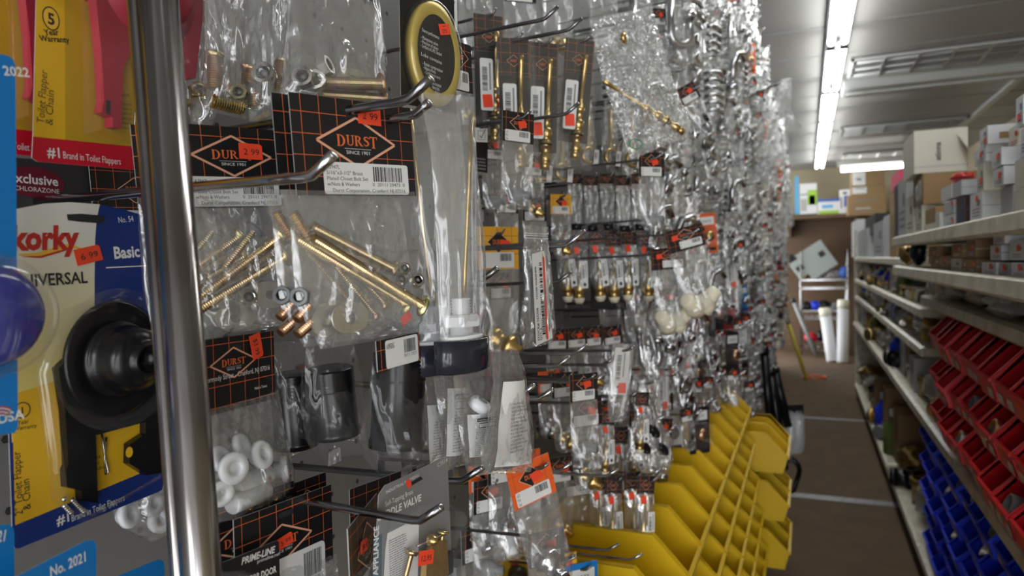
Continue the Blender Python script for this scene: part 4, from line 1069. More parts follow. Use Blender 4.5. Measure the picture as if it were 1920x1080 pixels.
bolt(t, f.p3(396, 188, .004), f.p3(456, 202, .004), .0052, ZINCG); bolt(t, f.p3(402, 168, .0), f.p3(404, 102, .0), .0052, ZINCP, .006); bolt(t, f.p3(425, 160, -.003), f.p3(450, 190, -.003), .0042, COPPERM); nut(t, f.p3(448, 178, .0), .006, (-.5, .2, .8), ZINCG)
a = f.uv(378, -80); mb = MB(); header(mb, .05, .045, xf2(a, 0, 0) @ Matrix.Translation((0, .045, 0)), detail=0); mb.build('header_card', t)
f, t = bag_only('clear bag with a dull nut at its foot, deepest of the upper bolt bags', atd(372, 110, .50), 14, [((340, -80), (405, -80)), ((345, 60), (408, 60)), ((348, 150), (402, 150)), ((352, 215), (400, 215)), ((362, 256), (385, 250))], .012, FILM2, 'bolt_bag', 'bagged hardware', 19)
nut(t, f.p3(374, 180, .002), .008, (-.4, .5, .8), OLDBRASS); bolt(t, f.p3(350, 200, 0), f.p3(380, 160, 0), .004, OLDBRASS)

# R4: bag of white closet-bolt caps, lower left
f, t, w, M = hero('clear bag of white nylon caps under a black header card at lower post height', atd(450, 700, .44), (360, 640), (512, 620), .046, -2,
    [((386, 772), (522, 730)), ((388, 830), (532, 800)), ((392, 900), (545, 865)), ((398, 950), (550, 908)), ((404, 985), (535, 930))], .012, FILM,
    logo=(.46, .36, .28, .135), lab=None, stick=[((463, 631), (471, 676), '$3 99', .0016)], seed=21, gx=.2, gy=.3, name='cap_bag')
mb = MB(); a = f.uv(372, 722, .001); b = f.uv(506, 693, .001)
mb.text('19 Dermody Street - Cranford, NJ 07016', a.x, a.y, .0046, 9e-4, WHITE, ang=math.atan2(b.y - a.y, b.x - a.x), width=(b - a).length)
a = f.uv(478, 731, .001); mb.text('Made in Taiwan', a.x, a.y, .0026, 9e-4, WHITE, ang=math.atan2(b.y - f.uv(372, 722, .001).y, b.x - f.uv(372, 722, .001).x), width=.0115); mb.build('card_print', t)
def cap(px, py, zz, r, d, name='nylon_cap'):
    mb = MB(); mb.lathe([(r * .55, -.006), (r * .6, -.002), (r, -.001), (r * 1.02, .0015), (r * .9, .003), (r * .5, .0032), (r * .42, .0022), (r * .38, -.001), (.0002, -.0015)], NYLON, 26)
    p = f.p3(px, py, zz); mb.build(name, t, rodM(p, p + Vector(d)))
cap(437, 878, .009, .0096, (-.25, .1, .95)); cap(490, 853, .008, .0092, (.1, .3, .95)); cap(414, 925, .005, .0082, (-.4, -.2, .9)); cap(412, 862, -.002, .0085, (.2, .5, .85)); cap(452, 838, -.003, .0085, (.3, .4, .9)); cap(532, 880, .003, .0088, (.6, .1, .8))
mb = MB(); mb.lathe([(.006, 0), (.0065, .001), (.0065, .03), (.005, .032)], NYLON, 18); p = f.p3(434, 946, .004); mb.build('nylon_sleeve', t, rodM(p, f.p3(540, 900, .004)))
mb = MB(); mb.lathe([(.006, 0), (.0065, .001), (.0065, .03), (.005, .032)], NYLON, 18); p = f.p3(440, 918, .0); mb.build('nylon_sleeve', t, rodM(p, f.p3(520, 880, .0)))
# loose bag of the same caps behind the post
f, t = bag_only('clear bag of white caps mostly hidden behind the chrome post', atd(310, 930, .50), -2, [((190, 850), (330, 820)), ((200, 920), (335, 880)), ((220, 985), (345, 945)), ((285, 1015), (352, 985))], .014, FILM, 'cap_bag', 'bagged hardware', 27)
for k, (px, py) in enumerate(((240, 965), (285, 945), (312, 890), (315, 948), (300, 975), (330, 915))): cap(px, py, .004, .009, (.2 - .1 * k, .2, .9))
M2 = f.M.copy()
# gold ring disc card
f = Fr(atd(808, 110, .56), yaw=17); t = thing('ring_card', 'black blister card with a wide gold ring and white print, high beside the upper bolts', 'packaged part', f.M)
mb = MB(); mb.prism([tuple(p) for p in f.pts([(748, -60), (850, -60), (856, 222), (850, 229), (762, 203), (752, 190)])], -.0006, 0, BLACK, side=BACKING)
ptext(mb, f, 'Made in U.S.A. Platinum', (790, 196), (828, 211), 3e-4, WHITE, size=.004, bold=.03, width=(f.uv(790, 196) - f.uv(828, 211)).length)
ptext(mb, f, 'platformed', (800, 206), (826, 214), 3e-4, WHITE, size=.003)
mb.build('card', t)
c = f.p3(806, 105); rx = (f.uv(851, 105) - f.uv(761, 105)).length / 2; ry = (f.uv(806, 8) - f.uv(806, 201)).length / 2
GOLDR = pbr('gold_ring_print', (0.62, 0.47, 0.10), 0.3, 0.3)
k = (rx + ry) / 2
mb = MB(); mb.lathe([(1.0, .001), (1.0, .007), (.985, .008), (.76, .0082), (.74, .0075)], GOLDR, 48, Matrix.Translation((c.x, c.y, 0)), ex=rx, ey=ry); mb.build('ring', t)
mb = MB(); mb.flat(ell(c.x, c.y, rx * .745, ry * .745, 48), .0082, BLACK)
rows_ = [('Danco performance', 62, .55), ('- Maintenance valves', 76, .5), ('- Precision of valves', 84, .5), ('- Certified to A.S.M.E. Standard', 92, .6), ('Lube contains', 108, .6), ('- Retain compression', 124, .62), ('- Release of force', 132, .4), ('- Conforms to norm', 140, .55), ('Contains consistent', 156, .62), ('- Reservoir of effects', 165, .55), ('- Water designed', 173, .45), ('Gas certified', 181, .4)]
for s, yy, ww in rows_:
    p = f.uv(784, yy - 6, .0084); yl = (p.y - c.y) / (ry * .745)
    xx = c.x - rx * .70 * math.sqrt(max(.05, 1 - yl * yl)) * .92
    mb.text(s, xx, p.y, .0040, .0084, WHITE, ang=-.12, width=2 * rx * .66 * ww * math.sqrt(max(.1, 1 - yl * yl)) * 1.05)
mb.build('disc_print', t)
mb = MB(); mb.lathe([(1.06, .0006), (1.05, .0085), (1.0, .0105), (.9, .0112), (.0003, .0112)], BLIST, 48, Matrix.Translation((c.x, c.y, 0)), ex=rx, ey=ry); mb.build('blister', t)
q = f.uv(822, 45, .012); q2 = f.uv(840, 62, .012); price(t, xf2(q, math.atan2(q2.y - q.y, q2.x - q.x) - .9, .0118), '1 32', .0085, .012)
f = Fr(atd(850, 40, .58), yaw=17); t = thing('leaflet', 'white instruction leaflet with a line drawing behind the gold ring card', 'leaflet', f.M)
mb = MB(); mb.prism([tuple(p) for p in f.pts([(802, -50), (856, -50), (858, 60), (810, 40)])], -.0004, 0, WHITE)
for q_ in ([(840, 0), (838, 12), (846, 16), (845, 28)], [(852, 2), (850, 14), (842, 18)], [(816, 6), (822, 14), (826, 10), (820, 2)]): mb.poly_line(f.pts(q_), .0005, 2e-4, INK)
mb.build('sheet', t)
# small black card with white label behind the ring
f, t, w, M = hero('small black header card with a red logo and white label beside the gold ring card', atd(862, 120, .60), (846, 74), (882, 86), .042, 12, None, 0, logo=(.36, .30, .46, .36), lab=(.0, .58, .78, .98, ('AB', 'CD', 'Cranford'), None, None, 9), seed=3, detail=1, name='header_tag', cat='header card')

# long ballcock bags
def long_bag(label, o, yaw, rows, rod, seed, cx, cy, right=True):
    f, t = bag_only(label, o, yaw, rows, .011, LONGF, 'float_rod_bag', 'bagged hardware', seed, nu=16, nv=34, amp=.0012)
    mb = MB(); P = [f.p3(px, py, -.001) for px, py in rod]; mb.tube(P, .0016, BRASS, 10)
    mb.build('brass_rod', t)
    c = f.p3(cx, cy, .0); s = (f.uv(cx + 40, cy) - f.uv(cx, cy)).length
    mb = MB(); mb.lathe([(s * .98, -s * .95), (s * 1.06, -s * .9), (s * 1.06, 0), (s * .98, s * .03), (.0003, s * .03)], NAVYP, 30, Matrix.Translation(c) @ Matrix.Rotation(-PI / 2, 4, 'X'), ey=.55)
    mb.build('black_cap', t)
    mb = MB(); Mw = Matrix.Translation((c.x, c.y + s * .02, c.z)) @ Matrix.Rotation(-PI / 2, 4, 'X')
    mb.lathe([(s * .80, 0), (s * .80, s * .10), (s * .6, s * .12)], NYLON, 24, Mw, ey=.6); mb.lathe([(s * .42, s * .1), (s * .42, s * .4), (s * .62, s * .42)], NYLON, 18, Mw, ey=.7)
    mb.lathe([(s * .64, s * .36), (s * .68, s * .40), (s * .68, s * .66), (s * .6, s * .72)], NYLON, 6, Mw, smooth=False, ey=.7)
    pr = []; 
    for k in range(6): pr += [(s * .34, s * (.72 + k * .09)), (s * .29, s * (.76 + k * .09))]
    mb.lathe(pr, NYLON, 18, Mw, ey=.8); mb.build('white_nut', t)
    return f, t
long_bag('long clear float rod bag, the rear one with its brass rod down the edge', atd(795, 400, .50), 16, [((752, 195), (860, 215)), ((768, 300), (870, 310)), ((780, 400), (876, 400)), ((795, 520), (880, 520)), ((790, 600), (860, 620)), ((786, 662), (850, 662))], [(768, 205), (782, 330), (797, 460), (808, 545), (820, 575)], 31, 816, 645)
long_bag('long clear float rod bag in front, its rod ending in a white nut', atd(850, 400, .475), 14, [((785, 172), (888, 182)), ((806, 280), (893, 290)), ((814, 380), (900, 390)), ((820, 480), (906, 490)), ((822, 570), (908, 580)), ((826, 655), (908, 655))], [(884, 225), (881, 310), (876, 420), (872, 500), (869, 580)], 33, 866, 636)
f2 = Fr(atd(845, 500, .462), 14)
hook('dark wire hook in front of the long rod bags, its tip turned up', onX(905, 526, -.285), r=.0030, rise=.03, mat=DARKWIRE, tip=.017)

# STOCK tag bag
f, t = bag_only('narrow zip bag with a white stock number label and tall barcode', atd(1010, 540, .72), 14, [((984, 422), (1028, 425)), ((984, 447), (1028, 450)), ((980, 470), (1028, 470)), ((984, 540), (1034, 540)), ((974, 610), (1040, 610)), ((982, 655), (1036, 642))], .009, FILM2, 'stock_bag', 'bagged hardware', 41)
mb = MB(); P = [(998, 476), (1020, 470), (1022, 480), (1036, 634), (1006, 648)]; mb.prism([tuple(p) for p in f.pts(P, .0085)], .0080, .0085, WHITE)
barc = xf2(f.uv(1014, 640, .009), math.atan2(f.uv(1006, 486, .009).y - f.uv(1014, 640, .009).y, f.uv(1006, 486, .009).x - f.uv(1014, 640, .009).x), .0087)
Lb = (f.uv(1014, 640, .009) - f.uv(1006, 486, .009)).length
barcode(mb, .006, -.0092, Lb * .98, -.0042, 1e-4, 77, barc)
mb.text('STOCK# 36335B', .001, .0012, .0046, 1e-4, INK, barc, width=Lb * .40, bold=.02); mb.text('QTY. 6', .001, -.0030, .0040, 1e-4, INK, barc, width=Lb * .15, bold=.02); mb.text('HOSE WASHER', Lb * .52, .0012, .0034, 1e-4, INK, barc, width=Lb * .40, bold=.03)
mb.rect(0, -.0145, Lb * 1.02, -.0108, 5e-5, PRICE, barc); mb.text('078-63-36533', .002, -.0106, .002, 1e-4, INK, barc, width=Lb * .4)
mb.build('stock_label', t)
mb = MB(); 
for yy in (437, 441, 446): mb.line(f.uv(984, yy, .004), f.uv(1028, yy + 2, .004), .0006, .004, NYLON)
mb.build('zip_seal', t)
mb = MB(); mb.tube([f.p3(996 + 4 * math.cos(k), 560 + 50 * math.sin(k), -.002) for k in [2 * PI * j / 16 for j in range(16)]], .0022, GREY, 8, closed=True); mb.build('hose_washer', t)
hook('straight bright wire hook carrying the stock number bag', onX(1062, 461, -.275), r=.0027, mat=CHROME, rise=.0)

# black threaded pipe bags
def pipe_bag(label, o, yaw, rows, a, b, r, seed):
    f, t = bag_only(label, o, yaw, rows, r * 1.4, PIPEF, 'pipe_bag', 'bagged hardware', seed)
    A = f.p3(*a); B = f.p3(*b); L = (B - A).length
    pr = [(r * .9, 0)]; k = .001
    while k < L * .32: pr += [(r, k), (r * .955, k + .0013)]; k += .0026
    pr += [(r * .97, L * .33), (r * .97, L * .9), (r * 1.03, L * .92), (r * 1.03, L), (r * .8, L)]
    mb = MB(); mb.lathe(pr, RUBBER, 32, rodM(A, B)); mb.build('threaded_pipe', t)
    mb = MB(); p = f.p3(a[0] + 4, rows[-1][0][1] - 6); mb.prism([(p.x - .006, p.y - .005), (p.x + .006, p.y - .004), (p.x + .005, p.y + .006), (p.x - .005, p.y + .005)], r * .2, r * .2 + .001, FILM3); mb.build('folded_corner', t)
    return f, t
f, t = pipe_bag('clear bag with a wide black threaded plastic pipe, nearest of the black pipes', atd(752, 770, .50), 8, [((700, 652), (800, 640)), ((694, 720), (806, 710)), ((690, 790), (804, 780)), ((696, 850), (800, 840)), ((715, 892), (755, 878))], (750, 660), (744, 838), .0195, 51)
f2, t2, w2, M_2 = hero('black header card with a barcode label over the wide black pipe bag', f.o + f.n * .024 + Vector((0, 0, .0)), (704, 640), (784, 622), .020, 8, None, 0, logo=None, lab=(.18, .05, .95, .98, ('A10MFGRING', ' ', ' '), '20111 29271', None, 13), stick=[((752, 612), (768, 596), '', .002)], name='header_tag', cat='header card', slot=False)
pipe_bag('clear bag with a black threaded plastic pipe, middle one with a crumpled corner', atd(622, 740, .50), 10, [((574, 640), (660, 618)), ((570, 700), (668, 690)), ((572, 770), (684, 780)), ((590, 830), (690, 830)), ((604, 862), (670, 850))], (616, 690), (630, 815), .0175, 53)
pipe_bag('clear bag with a black threaded plastic pipe, deepest one by the white cap bag', atd(545, 740, .53), 10, [((500, 640), (590, 640)), ((508, 700), (588, 700)), ((520, 780), (590, 780)), ((535, 845), (592, 840))], (545, 700), (556, 836), .0165, 57)
hook('wire hook below the pipe bags with a card on it', onX(868, 902, -.245), rise=.02, r=.0028, tip=.018)
hook('pair of wire hooks in front of the white paper bags, upper wire', onX(975, 742, -.255), rise=-.02, r=.0026, mat=CHROME, tip=.016)
hook('pair of wire hooks in front of the white paper bags, lower wire', onX(1012, 748, -.26), rise=-.02, r=.0028, mat=CHROME, tip=.016)

# white bags with folded instruction papers
def paper_bag(label, o, yaw, rows, sheet, head, seed, cap=None):
    f, t = bag_only(label, o, yaw, rows, .009, FILM, 'valve_bag', 'bagged hardware', seed)
    mb = MB(); P = f.pts(sheet, .004); a, b, c, d_ = P
    def fn(u, v):
        p = a.lerp(b, u).lerp(d_.lerp(c, u), v); return (p.x, p.y, .0045 + .0035 * math.sin(PI * u) + .0015 * noise.noise(Vector((p.x * 60, p.y * 40, seed))))
    mb.grid(lambda u, v: fn(u, 1 - v), 10, 14, PAPER)
    ang = math.atan2(b.y - a.y, b.x - a.x); W = (b - a).length; H = (d_ - a).length
    Mx = xf2(a, ang, .0105)
    if head: 
        mb.rect(W * .12, -H * .16, W * .88, -H * .08, 0, INK, Mx); mb.text('INSTRUCTIONS', W * .5, -H * .145, H * .055, 1.2e-4, WHITE, Mx, align='C', width=W * .7, bold=.02)
        mb.poly_line([(W * .2, -H * .2), (W * .8, -H * .2), (W * .8, -H * .3), (W * .2, -H * .3)], .0006, 0, INK, Mx, closed=True)
    txt = ['1. TURN OFF WATER', 'SUPPLY STOP VALVE', 'WATER SYSTEM', 'FLUSH CLOSET TO', 'RELIEVE PRESSURE', '2. USING WRENCH', 'RETAINING NUT', 'AUTO IN THE FLU', 'PULL OUT TUBE AND', 'CUT VACUUM BREAKER', '3. CLAMPS OR VOL', 'REPLACE COMPLETELY AND', 'REASSEMBLE WITH PARTS', 'PROVIDED.']
    y0 = -H * (.36 if head else .28)
    for k, s in enumerate(txt): mb.text(s, W * .1, y0 - k * H * .044, H * .036, 0, INK, Mx, width=W * (.55 + .25 * ((k * 7) % 3) / 2))
    mb.build('instruction_sheet', t)
    if cap:
        p = f.p3(*cap, .006); s = .0105
        mb = MB(); mb.lathe([(s, -.004), (s * 1.05, 0), (s * .95, .003), (s * .5, .0045), (s * .42, .003), (.0002, .002)], NYLON, 24, rodM(p, p + Vector((.2, .75, .6))), ey=.8); mb.build('white_plug', t)
        mb = MB(); mb.lathe([(s * .4, .001), (s * .4, .0048), (.0002, .0048)], GREY, 16, rodM(p, p + Vector((.2, .75, .6)))); mb.build('grey_disc', t)
    return f, t
paper_bag('white instruction sheet bag with a turned corner, frontmost on the paired hooks', atd(950, 780, .56), 6, [((918, 660), (970, 655)), ((925, 720), (985, 710)), ((918, 790), (995, 790)), ((900, 850), (998, 850)), ((905, 890), (996, 885))], [(943, 716), (982, 712), (996, 868), (926, 876)], False, 61)
paper_bag('white instruction sheet bag with a white plug showing above the boxed heading', atd(895, 780, .565), 6, [((845, 660), (940, 655)), ((850, 720), (936, 715)), ((858, 790), (930, 785)), ((868, 850), (925, 850)), ((878, 895), (915, 890))], [(876, 778), (926, 772), (924, 850), (880, 858)], True, 63, (900, 758))
paper_bag('white instruction sheet bag, third back, boxed heading at its edge', atd(850, 780, .575), 6, [((805, 665), (870, 660)), ((815, 730), (880, 725)), ((826, 800), (880, 800)), ((836, 880), (880, 870))], [(838, 728), (872, 726), (868, 850), (836, 856)], True, 65)
paper_bag('white instruction sheet bag, deepest of the four, beside the black pipe', atd(815, 800, .585), 6, [((790, 680), (840, 675)), ((800, 760), (842, 755)), ((805, 830), (845, 830)), ((815, 885), (850, 880))], [(800, 760), (836, 756), (834, 868), (806, 874)], False, 67)

# lower header cards
f, t, w, M = hero('bag under a tilted black header card with sticker on the logo, low on the wall', atd(520, 1000, .44), (437, 975), (620, 908), .052, 9,
    [((445, 1090), (632, 1038)), ((447, 1150), (636, 1120)), ((450, 1210), (640, 1180))], .008, FILM,
    logo=(.45, .50, .31, .155), lab=(.36, .68, .90, 1.35, ('S', ' ', ' '), '0  20111 32191  2', 'Durst Corporation, Cranford NJ 07016', 17), stick=[((518, 1032), (546, 1014), '5 99', .0022)], seed=71, gx=.4, gy=.35)
M2 = f.M.copy(); M2.translation += Vector((-.022, -.012, .004)); dup(t, M2, 'black header card bag behind the tilted header card, grid corner showing')
q = atd(530, 935, .475)
f, t, w, M = hero('black header card with a long orange sticker peeking up behind the tilted header card', q, (470, 935), (610, 885), .04, 9, None, 0, logo=(.72, .42, .2, .14), stick=[((508, 944), (542, 934), '$2 59', .0014)], name='header_tag', cat='header card', gx=.5)
hook('dark wire hook crossing above the tilted header card with an upturned tip', onX(788, 978, -.222), rise=-.03, r=.0027, tip=.016)
# PRIME-LINE card
f = Fr(atd(468, 1060, .41), yaw=12); t = thing('door_part_card', 'black blister card with slanted white lettering at the bottom of the wall', 'packaged part', f.M)
mb = MB(); mb.prism([tuple(p) for p in f.pts([(408, 1058), (430, 1050), (518, 1014), (523, 1016), (526, 1130), (412, 1150)])], -.0006, 0, BLACK, side=BACKING)
ptext(mb, f, 'PRIME-LINE', (452, 1059), (516, 1035), 3e-4, WHITE, size=.0056, bold=.03, shear=.25, width=(f.uv(452, 1059) - f.uv(516, 1035)).length)
ptext(mb, f, 'primeline.net', (482, 1056), (514, 1044), 3e-4, WHITE, size=.003); ptext(mb, f, 'FOR DOOR', (468, 1092), (518, 1072), 3e-4, WHITE, size=.0056, bold=.03, width=(f.uv(468, 1092) - f.uv(518, 1072)).length)
mb.build('card', t)
mb = MB(); P = f.pts([(416, 1072), (458, 1068), (462, 1078), (460, 1120), (414, 1130)]); mb.prism([tuple(p) for p in P], .0006, .012, BLIST); mb.build('blister', t)
# two narrow header cards seen edge-on
f, t, w, M = hero('narrow black header card turned edge on beside the silver grey valve card', atd(680, 1010, .455), (651, 992), (706, 925), .062, -17, [((655, 1085), (705, 1040)), ((660, 1140), (700, 1110))], .006, FILM, logo=(.58, .42, .34, .26), lab=(.3, .66, .95, 1.2, ('A', 'B'), None, None, 19), stick=[((672, 1040), (684, 1030), '$1', .0016)], seed=75, name='header_tag', cat='header card')
f, t, w, M = hero('black header card behind the hook with grid lines, beside the grey valve card', atd(720, 920, .52), (655, 918), (780, 872), .05, 8, [((665, 1000), (760, 960)), ((670, 1060), (762, 1030)), ((680, 1100), (760, 1080))], .008, FILM, logo=(.48, .62, .25, .22), seed=77, name='header_tag', cat='header card')
# saddle valve card
SILVC = pbr('silver_grey_card', (0.30, 0.31, 0.31), 0.32, 0.4)
SLATE = pbr('slate_blue_card', (0.10, 0.15, 0.19), 0.4)
f = Fr(atd(765, 990, .47), yaw=12); t = thing('saddle_valve_card', 'silver grey saddle valve card with brass screws under its blister', 'packaged valve', f.M)
mb = MB(); mb.prism([tuple(p) for p in f.pts([(710, 928), (722, 910), (760, 893), (830, 858), (838, 861), (841, 905), (850, 1120), (700, 1140)])], -.0006, 0, SILVC, side=BACKING)
mb.flat(f.pts([(700, 1010), (716, 1000), (714, 1140), (698, 1140)]), 2e-4, SLATE)
ptext(mb, f, 'C3514', (820, 876), (834, 868), 3e-4, WHITE, size=.0042)
ptext(mb, f, 'Self-Tapping Brass', (722, 950), (774, 925), 3e-4, WHITE, size=.0048, width=(f.uv(722, 950) - f.uv(774, 925)).length)
ptext(mb, f, 'SADDLE VALVE', (708, 977), (790, 938), 3e-4, WHITE, size=.0066, bold=.03, shear=.15, width=(f.uv(708, 977) - f.uv(790, 938)).length)
ptext(mb, f, 'INDUSTRIAL PLUMBING', (724, 926), (750, 912), 3e-4, WHITE, size=.003)
ptext(mb, f, 'APPLIANCE', (708, 1078), (709, 1026), 3e-4, WHITE, size=.0062, bold=.03)
a = f.uv(716, 1075); mb.flat(f.pts([(726, 1000), (775, 975), (785, 985), (782, 1120), (716, 1140), (722, 1030)]), 2.4e-4, WHITE)
Mx = xf2(f.uv(728, 1012), math.atan2(f.uv(780, 988).y - f.uv(728, 1012).y, f.uv(780, 988).x - f.uv(728, 1012).x), 4e-4)
scribble(mb, 0, -.040, .020, 0, 26, 0, PRINT, Mx, 5, h=.4)
mb.flat(f.pts([(768, 905), (788, 893), (792, 898), (770, 911)]), 5e-4, INK)
mb.build('card', t)
for (x0, y0, x1, y1) in ((772, 1036, 758, 1090), (830, 998, 822, 1060)):
    p = f.p3(x0, y0, .006); q_ = f.p3(x1, y1, .006); d = (q_ - p)
    mb = MB(); mb.lathe([(.0044, -.0012), (.0047, 0), (.004, .0016), (.0022, .002)] + [(.0020, .0022 + .0005 * k) if k % 2 else (.0016, .0022 + .0005 * k) for k in range(40)], ZINC, 14, rodM(p, q_)); mb.build('screw', t)
mb = MB(); mb.tube([f.p3(782, 1024, .008), f.p3(834, 1002, .008)], .0008, STEEL, 6); mb.build('bar', t)
mb = MB(); P = f.pts([(784, 1046), (800, 1010), (822, 1008), (826, 1070), (800, 1090), (782, 1090)]); mb.prism([tuple(p) for p in P], .003, .008, BRASS); p = f.p3(806, 1012, .008); mb.lathe([(.004, 0), (.0045, .001), (.003, .005), (.001, .007)], BRASS, 14, Matrix.Translation(p)); mb.build('brass_saddle', t)
mb = MB(); P = f.pts([(826, 1040), (838, 1030), (838, 1070), (828, 1076)]); mb.prism([tuple(p) for p in P], .002, .006, RUBBER); mb.build('rubber_pad', t)
mb = MB(); po = f.pts([(732, 978), (790, 946), (845, 950), (852, 962), (842, 1120), (720, 1140), (724, 1010)]); n = len(po); cc = sum(po, Vector((0, 0))) / n; vs = []
for k, zz in ((1.03, .0006), (1.0, .0012), (.95, .014)): vs += [(cc.x + (p.x - cc.x) * k, cc.y + (p.y - cc.y) * k, zz) for p in po]
mb.add(vs, [(i * n + k, i * n + (k + 1) % n, (i + 1) * n + (k + 1) % n, (i + 1) * n + k) for i in range(2) for k in range(n)] + [tuple(2 * n + k for k in range(n))], BLIST); mb.build('blister', t)
q = f.uv(784, 1062, .015); q2 = f.uv(812, 1057, .015); price(t, xf2(q, math.atan2(q2.y - q.y, q2.x - q.x), .0145), '12.95', (q2 - q).length, .0095)
q = f.uv(764, 916); price(t, xf2(q, .4, 5e-4), '', .004, .0055)
# cards behind the navy flapper card
f, t, w, M = hero('dark closet bolt card behind the top of the navy flapper card', atd(235, 370, .50), (165, 300), (280, 308), .066, 4, [((170, 396), (285, 400)), ((176, 440), (288, 440))], .006, FILM, logo=(.7, .3, .3, .2), lab=(.22, .52, .98, 1.05, L3, None, 'Durst Corporation, Cranford', 23), seed=81, name='bolt_bag', cat='bagged hardware')
f = Fr(onX(60, 345, -.455), yaw=0); t = thing('flapper_card', 'dark flapper card with a maroon oval badge behind the two flapper cards', 'packaged flapper', f.M)
mb = MB(); mb.prism([tuple(p) for p in f.pts([(-60, 290), (170, 305), (170, 700), (-60, 720)])], -.0006, 0, pbr('charcoal_card', (0.035, 0.035, 0.036), 0.5), side=BACKING)
c = f.uv(66, 342); mb.flat(ell(c.x, c.y, .019, .010, 28), 2e-4, MAROON); mb.text('Exclusive', c.x - .016, c.y - .001, .0085, 3e-4, WHITE, bold=.02); mb.text('CHLORAZONE', c.x - .013, c.y - .006, .0042, 3e-4, WHITE); mb.build('card', t)
# ------------------------------------------------------------------ bagged parts hanging in rows farther along the wall
def rows_of(w0, h, w1=None, dx=0.0, top=0.0):
    w1 = w1 or w0
    return [((-w0 / 2, top), (w0 / 2, top)), ((-(w0 * .6 + w1 * .4) / 2, -h * .33), ((w0 * .6 + w1 * .4) / 2, -h * .33)), ((-w1 / 2, -h * .68), (w1 / 2, -h * .68)), ((-w1 * .42, -h * .92), (w1 * .46, -h * .92)), ((-w1 * .28 + dx, -h), (w1 * .30 + dx, -h * .98))]
PROTO = {}
class Proto:
    def __init__(s, make, cat, group): s.make = make; s.cat = cat; s.group = group; s.root = None; s.n = 0
    def put(s, M, label):
        if s.root is None:
            s.root = s.make(); s.root.matrix_world = M; tag(s.root, label, s.cat, s.group); KIDS[s.root.name] = list(s.root.children); return s.root
        return dup(s.root, M, label, s.group)
def root(name): 
    o = bpy.data.objects.new(name, None); COL.objects.link(o); o.empty_display_size = .02; return o
def strip_label(t, x, y, w, h, z, seed, ang=0.0, sticker=True, dia=True):
    M = xf2((x, y), ang, z); mb = MB(); mb.prism(rrect(-w / 2, -h, w / 2, 0, w * .15), 0, .0003, WHITE, M)
    barcode(mb, -w * .35, -h * .62, w * .05, -h * .15, .0004, seed, M, vertical=True)
    if dia: mb.flat([(0, -h * .78), (w * .3, -h * .86), (0, -h * .95), (-w * .3, -h * .86)], .0004, INK, M)
    mb.rect(w * .2, -h * .6, w * .32, -h * .08, .0004, PRINT, M); mb.build('label_strip', t)
    if sticker: price(t, xf2((x - w * .3, y - h * .95), ang + .1, z + .0006), '', w * .75, h * .25)
def stem_geo(mb, a, b, s=1.0, mat=BRASS):
    """brass faucet stem from the splined tip a down to the seat b"""
    A = Vector(a); B = Vector(b); L = (B - A).length
    k = L
    mb.lathe([(.0028 * s, 0), (.0034 * s, .0006), (.0034 * s, k * .07), (.0027 * s, k * .08), (.0027 * s, k * .46), (.0044 * s, k * .47), (.0044 * s, k * .50), (.0062 * s, k * .51), (.0062 * s, k * .545), (.0046 * s, k * .55), (.0046 * s, k * .62), (.0058 * s, k * .63), (.0072 * s, k * .64), (.0072 * s, k * .70), (.0056 * s, k * .71), (.0056 * s, k * .74), (.0078 * s, k * .75), (.0078 * s, k * .80), (.0050 * s, k * .81), (.0050 * s, k * .86), (.0066 * s, k * .87), (.0066 * s, k * .93), (.0048 * s, k * .94), (.0058 * s, k * .95), (.0058 * s, k), (.003 * s, k)], mat, 14, rodM(A, B))
    d = (B - A).normalized()
    mb.lathe([(.0080 * s, -.0013), (.0086 * s, 0), (.0080 * s, .0013)], RUBBER, 14, rodM(A + d * (k * .775), B))
def mk_stem():
    t = root('stem_bag'); mb = MB(); header(mb, .044, .05, Matrix.Translation((-.022, .0, 0)), .013, (.022, -.030, .010, .008), detail=1, lw=.0003); mb.rect(-.022, -.15, .022, -.05, -.0006, BLACK); mb.build('header_card', t)
    for k in range(1): pass
    mb = MB(); P = [(-.025, .004), (.025, .004), (.027, -.19), (-.027, -.19)]; mb.prism(P, .0008, .017, BLIST); mb.build('clear_shell', t)
    mb = MB(); stem_geo(mb, (.008, -.025, .009), (.002, -.175, .009), 1.15); mb.build('brass_stem', t)
    strip_label(t, -.012, -.065, .019, .070, .0172, 5)
    return t
def mk_valve():
    t = root('valve_bag'); mb = MB(); header(mb, .026, .026, Matrix.Translation((-.013, .0, 0)), .013, (.013, -.013, .0075, .0075), detail=1, slot=False, lw=.0003); mb.build('header_card', t)
    film(t, rows_of(.024, .098, .030, top=-.024), .0095, FILM2, seed=3, nu=10, nv=14, amp=.0012)
    mb = MB(); mb.lathe([(.003, 0), (.0034, .016), (.006, .022), (.0064, .03), (.009, .032), (.0095, .044), (.0078, .046), (.0078, .052), (.0088, .053)], BRASS, 16, Matrix.Translation((0, -.052, 0)) @ Matrix.Rotation(PI / 2, 4, 'X')); mb.build('brass_cartridge', t)
    mb = MB(); mb.lathe([(.0086, 0), (.0082, .004), (.005, .009), (.0003, .0095)], IVORY, 16, Matrix.Translation((0, -.105, 0)) @ Matrix.Rotation(PI / 2, 4, 'X')); mb.build('white_tip', t)
    strip_label(t, .006, -.048, .010, .042, .0098, 7, .05, False)
    price(t, xf2((-.008, -.038), .2, .0072), '', .008, .011)
    return t
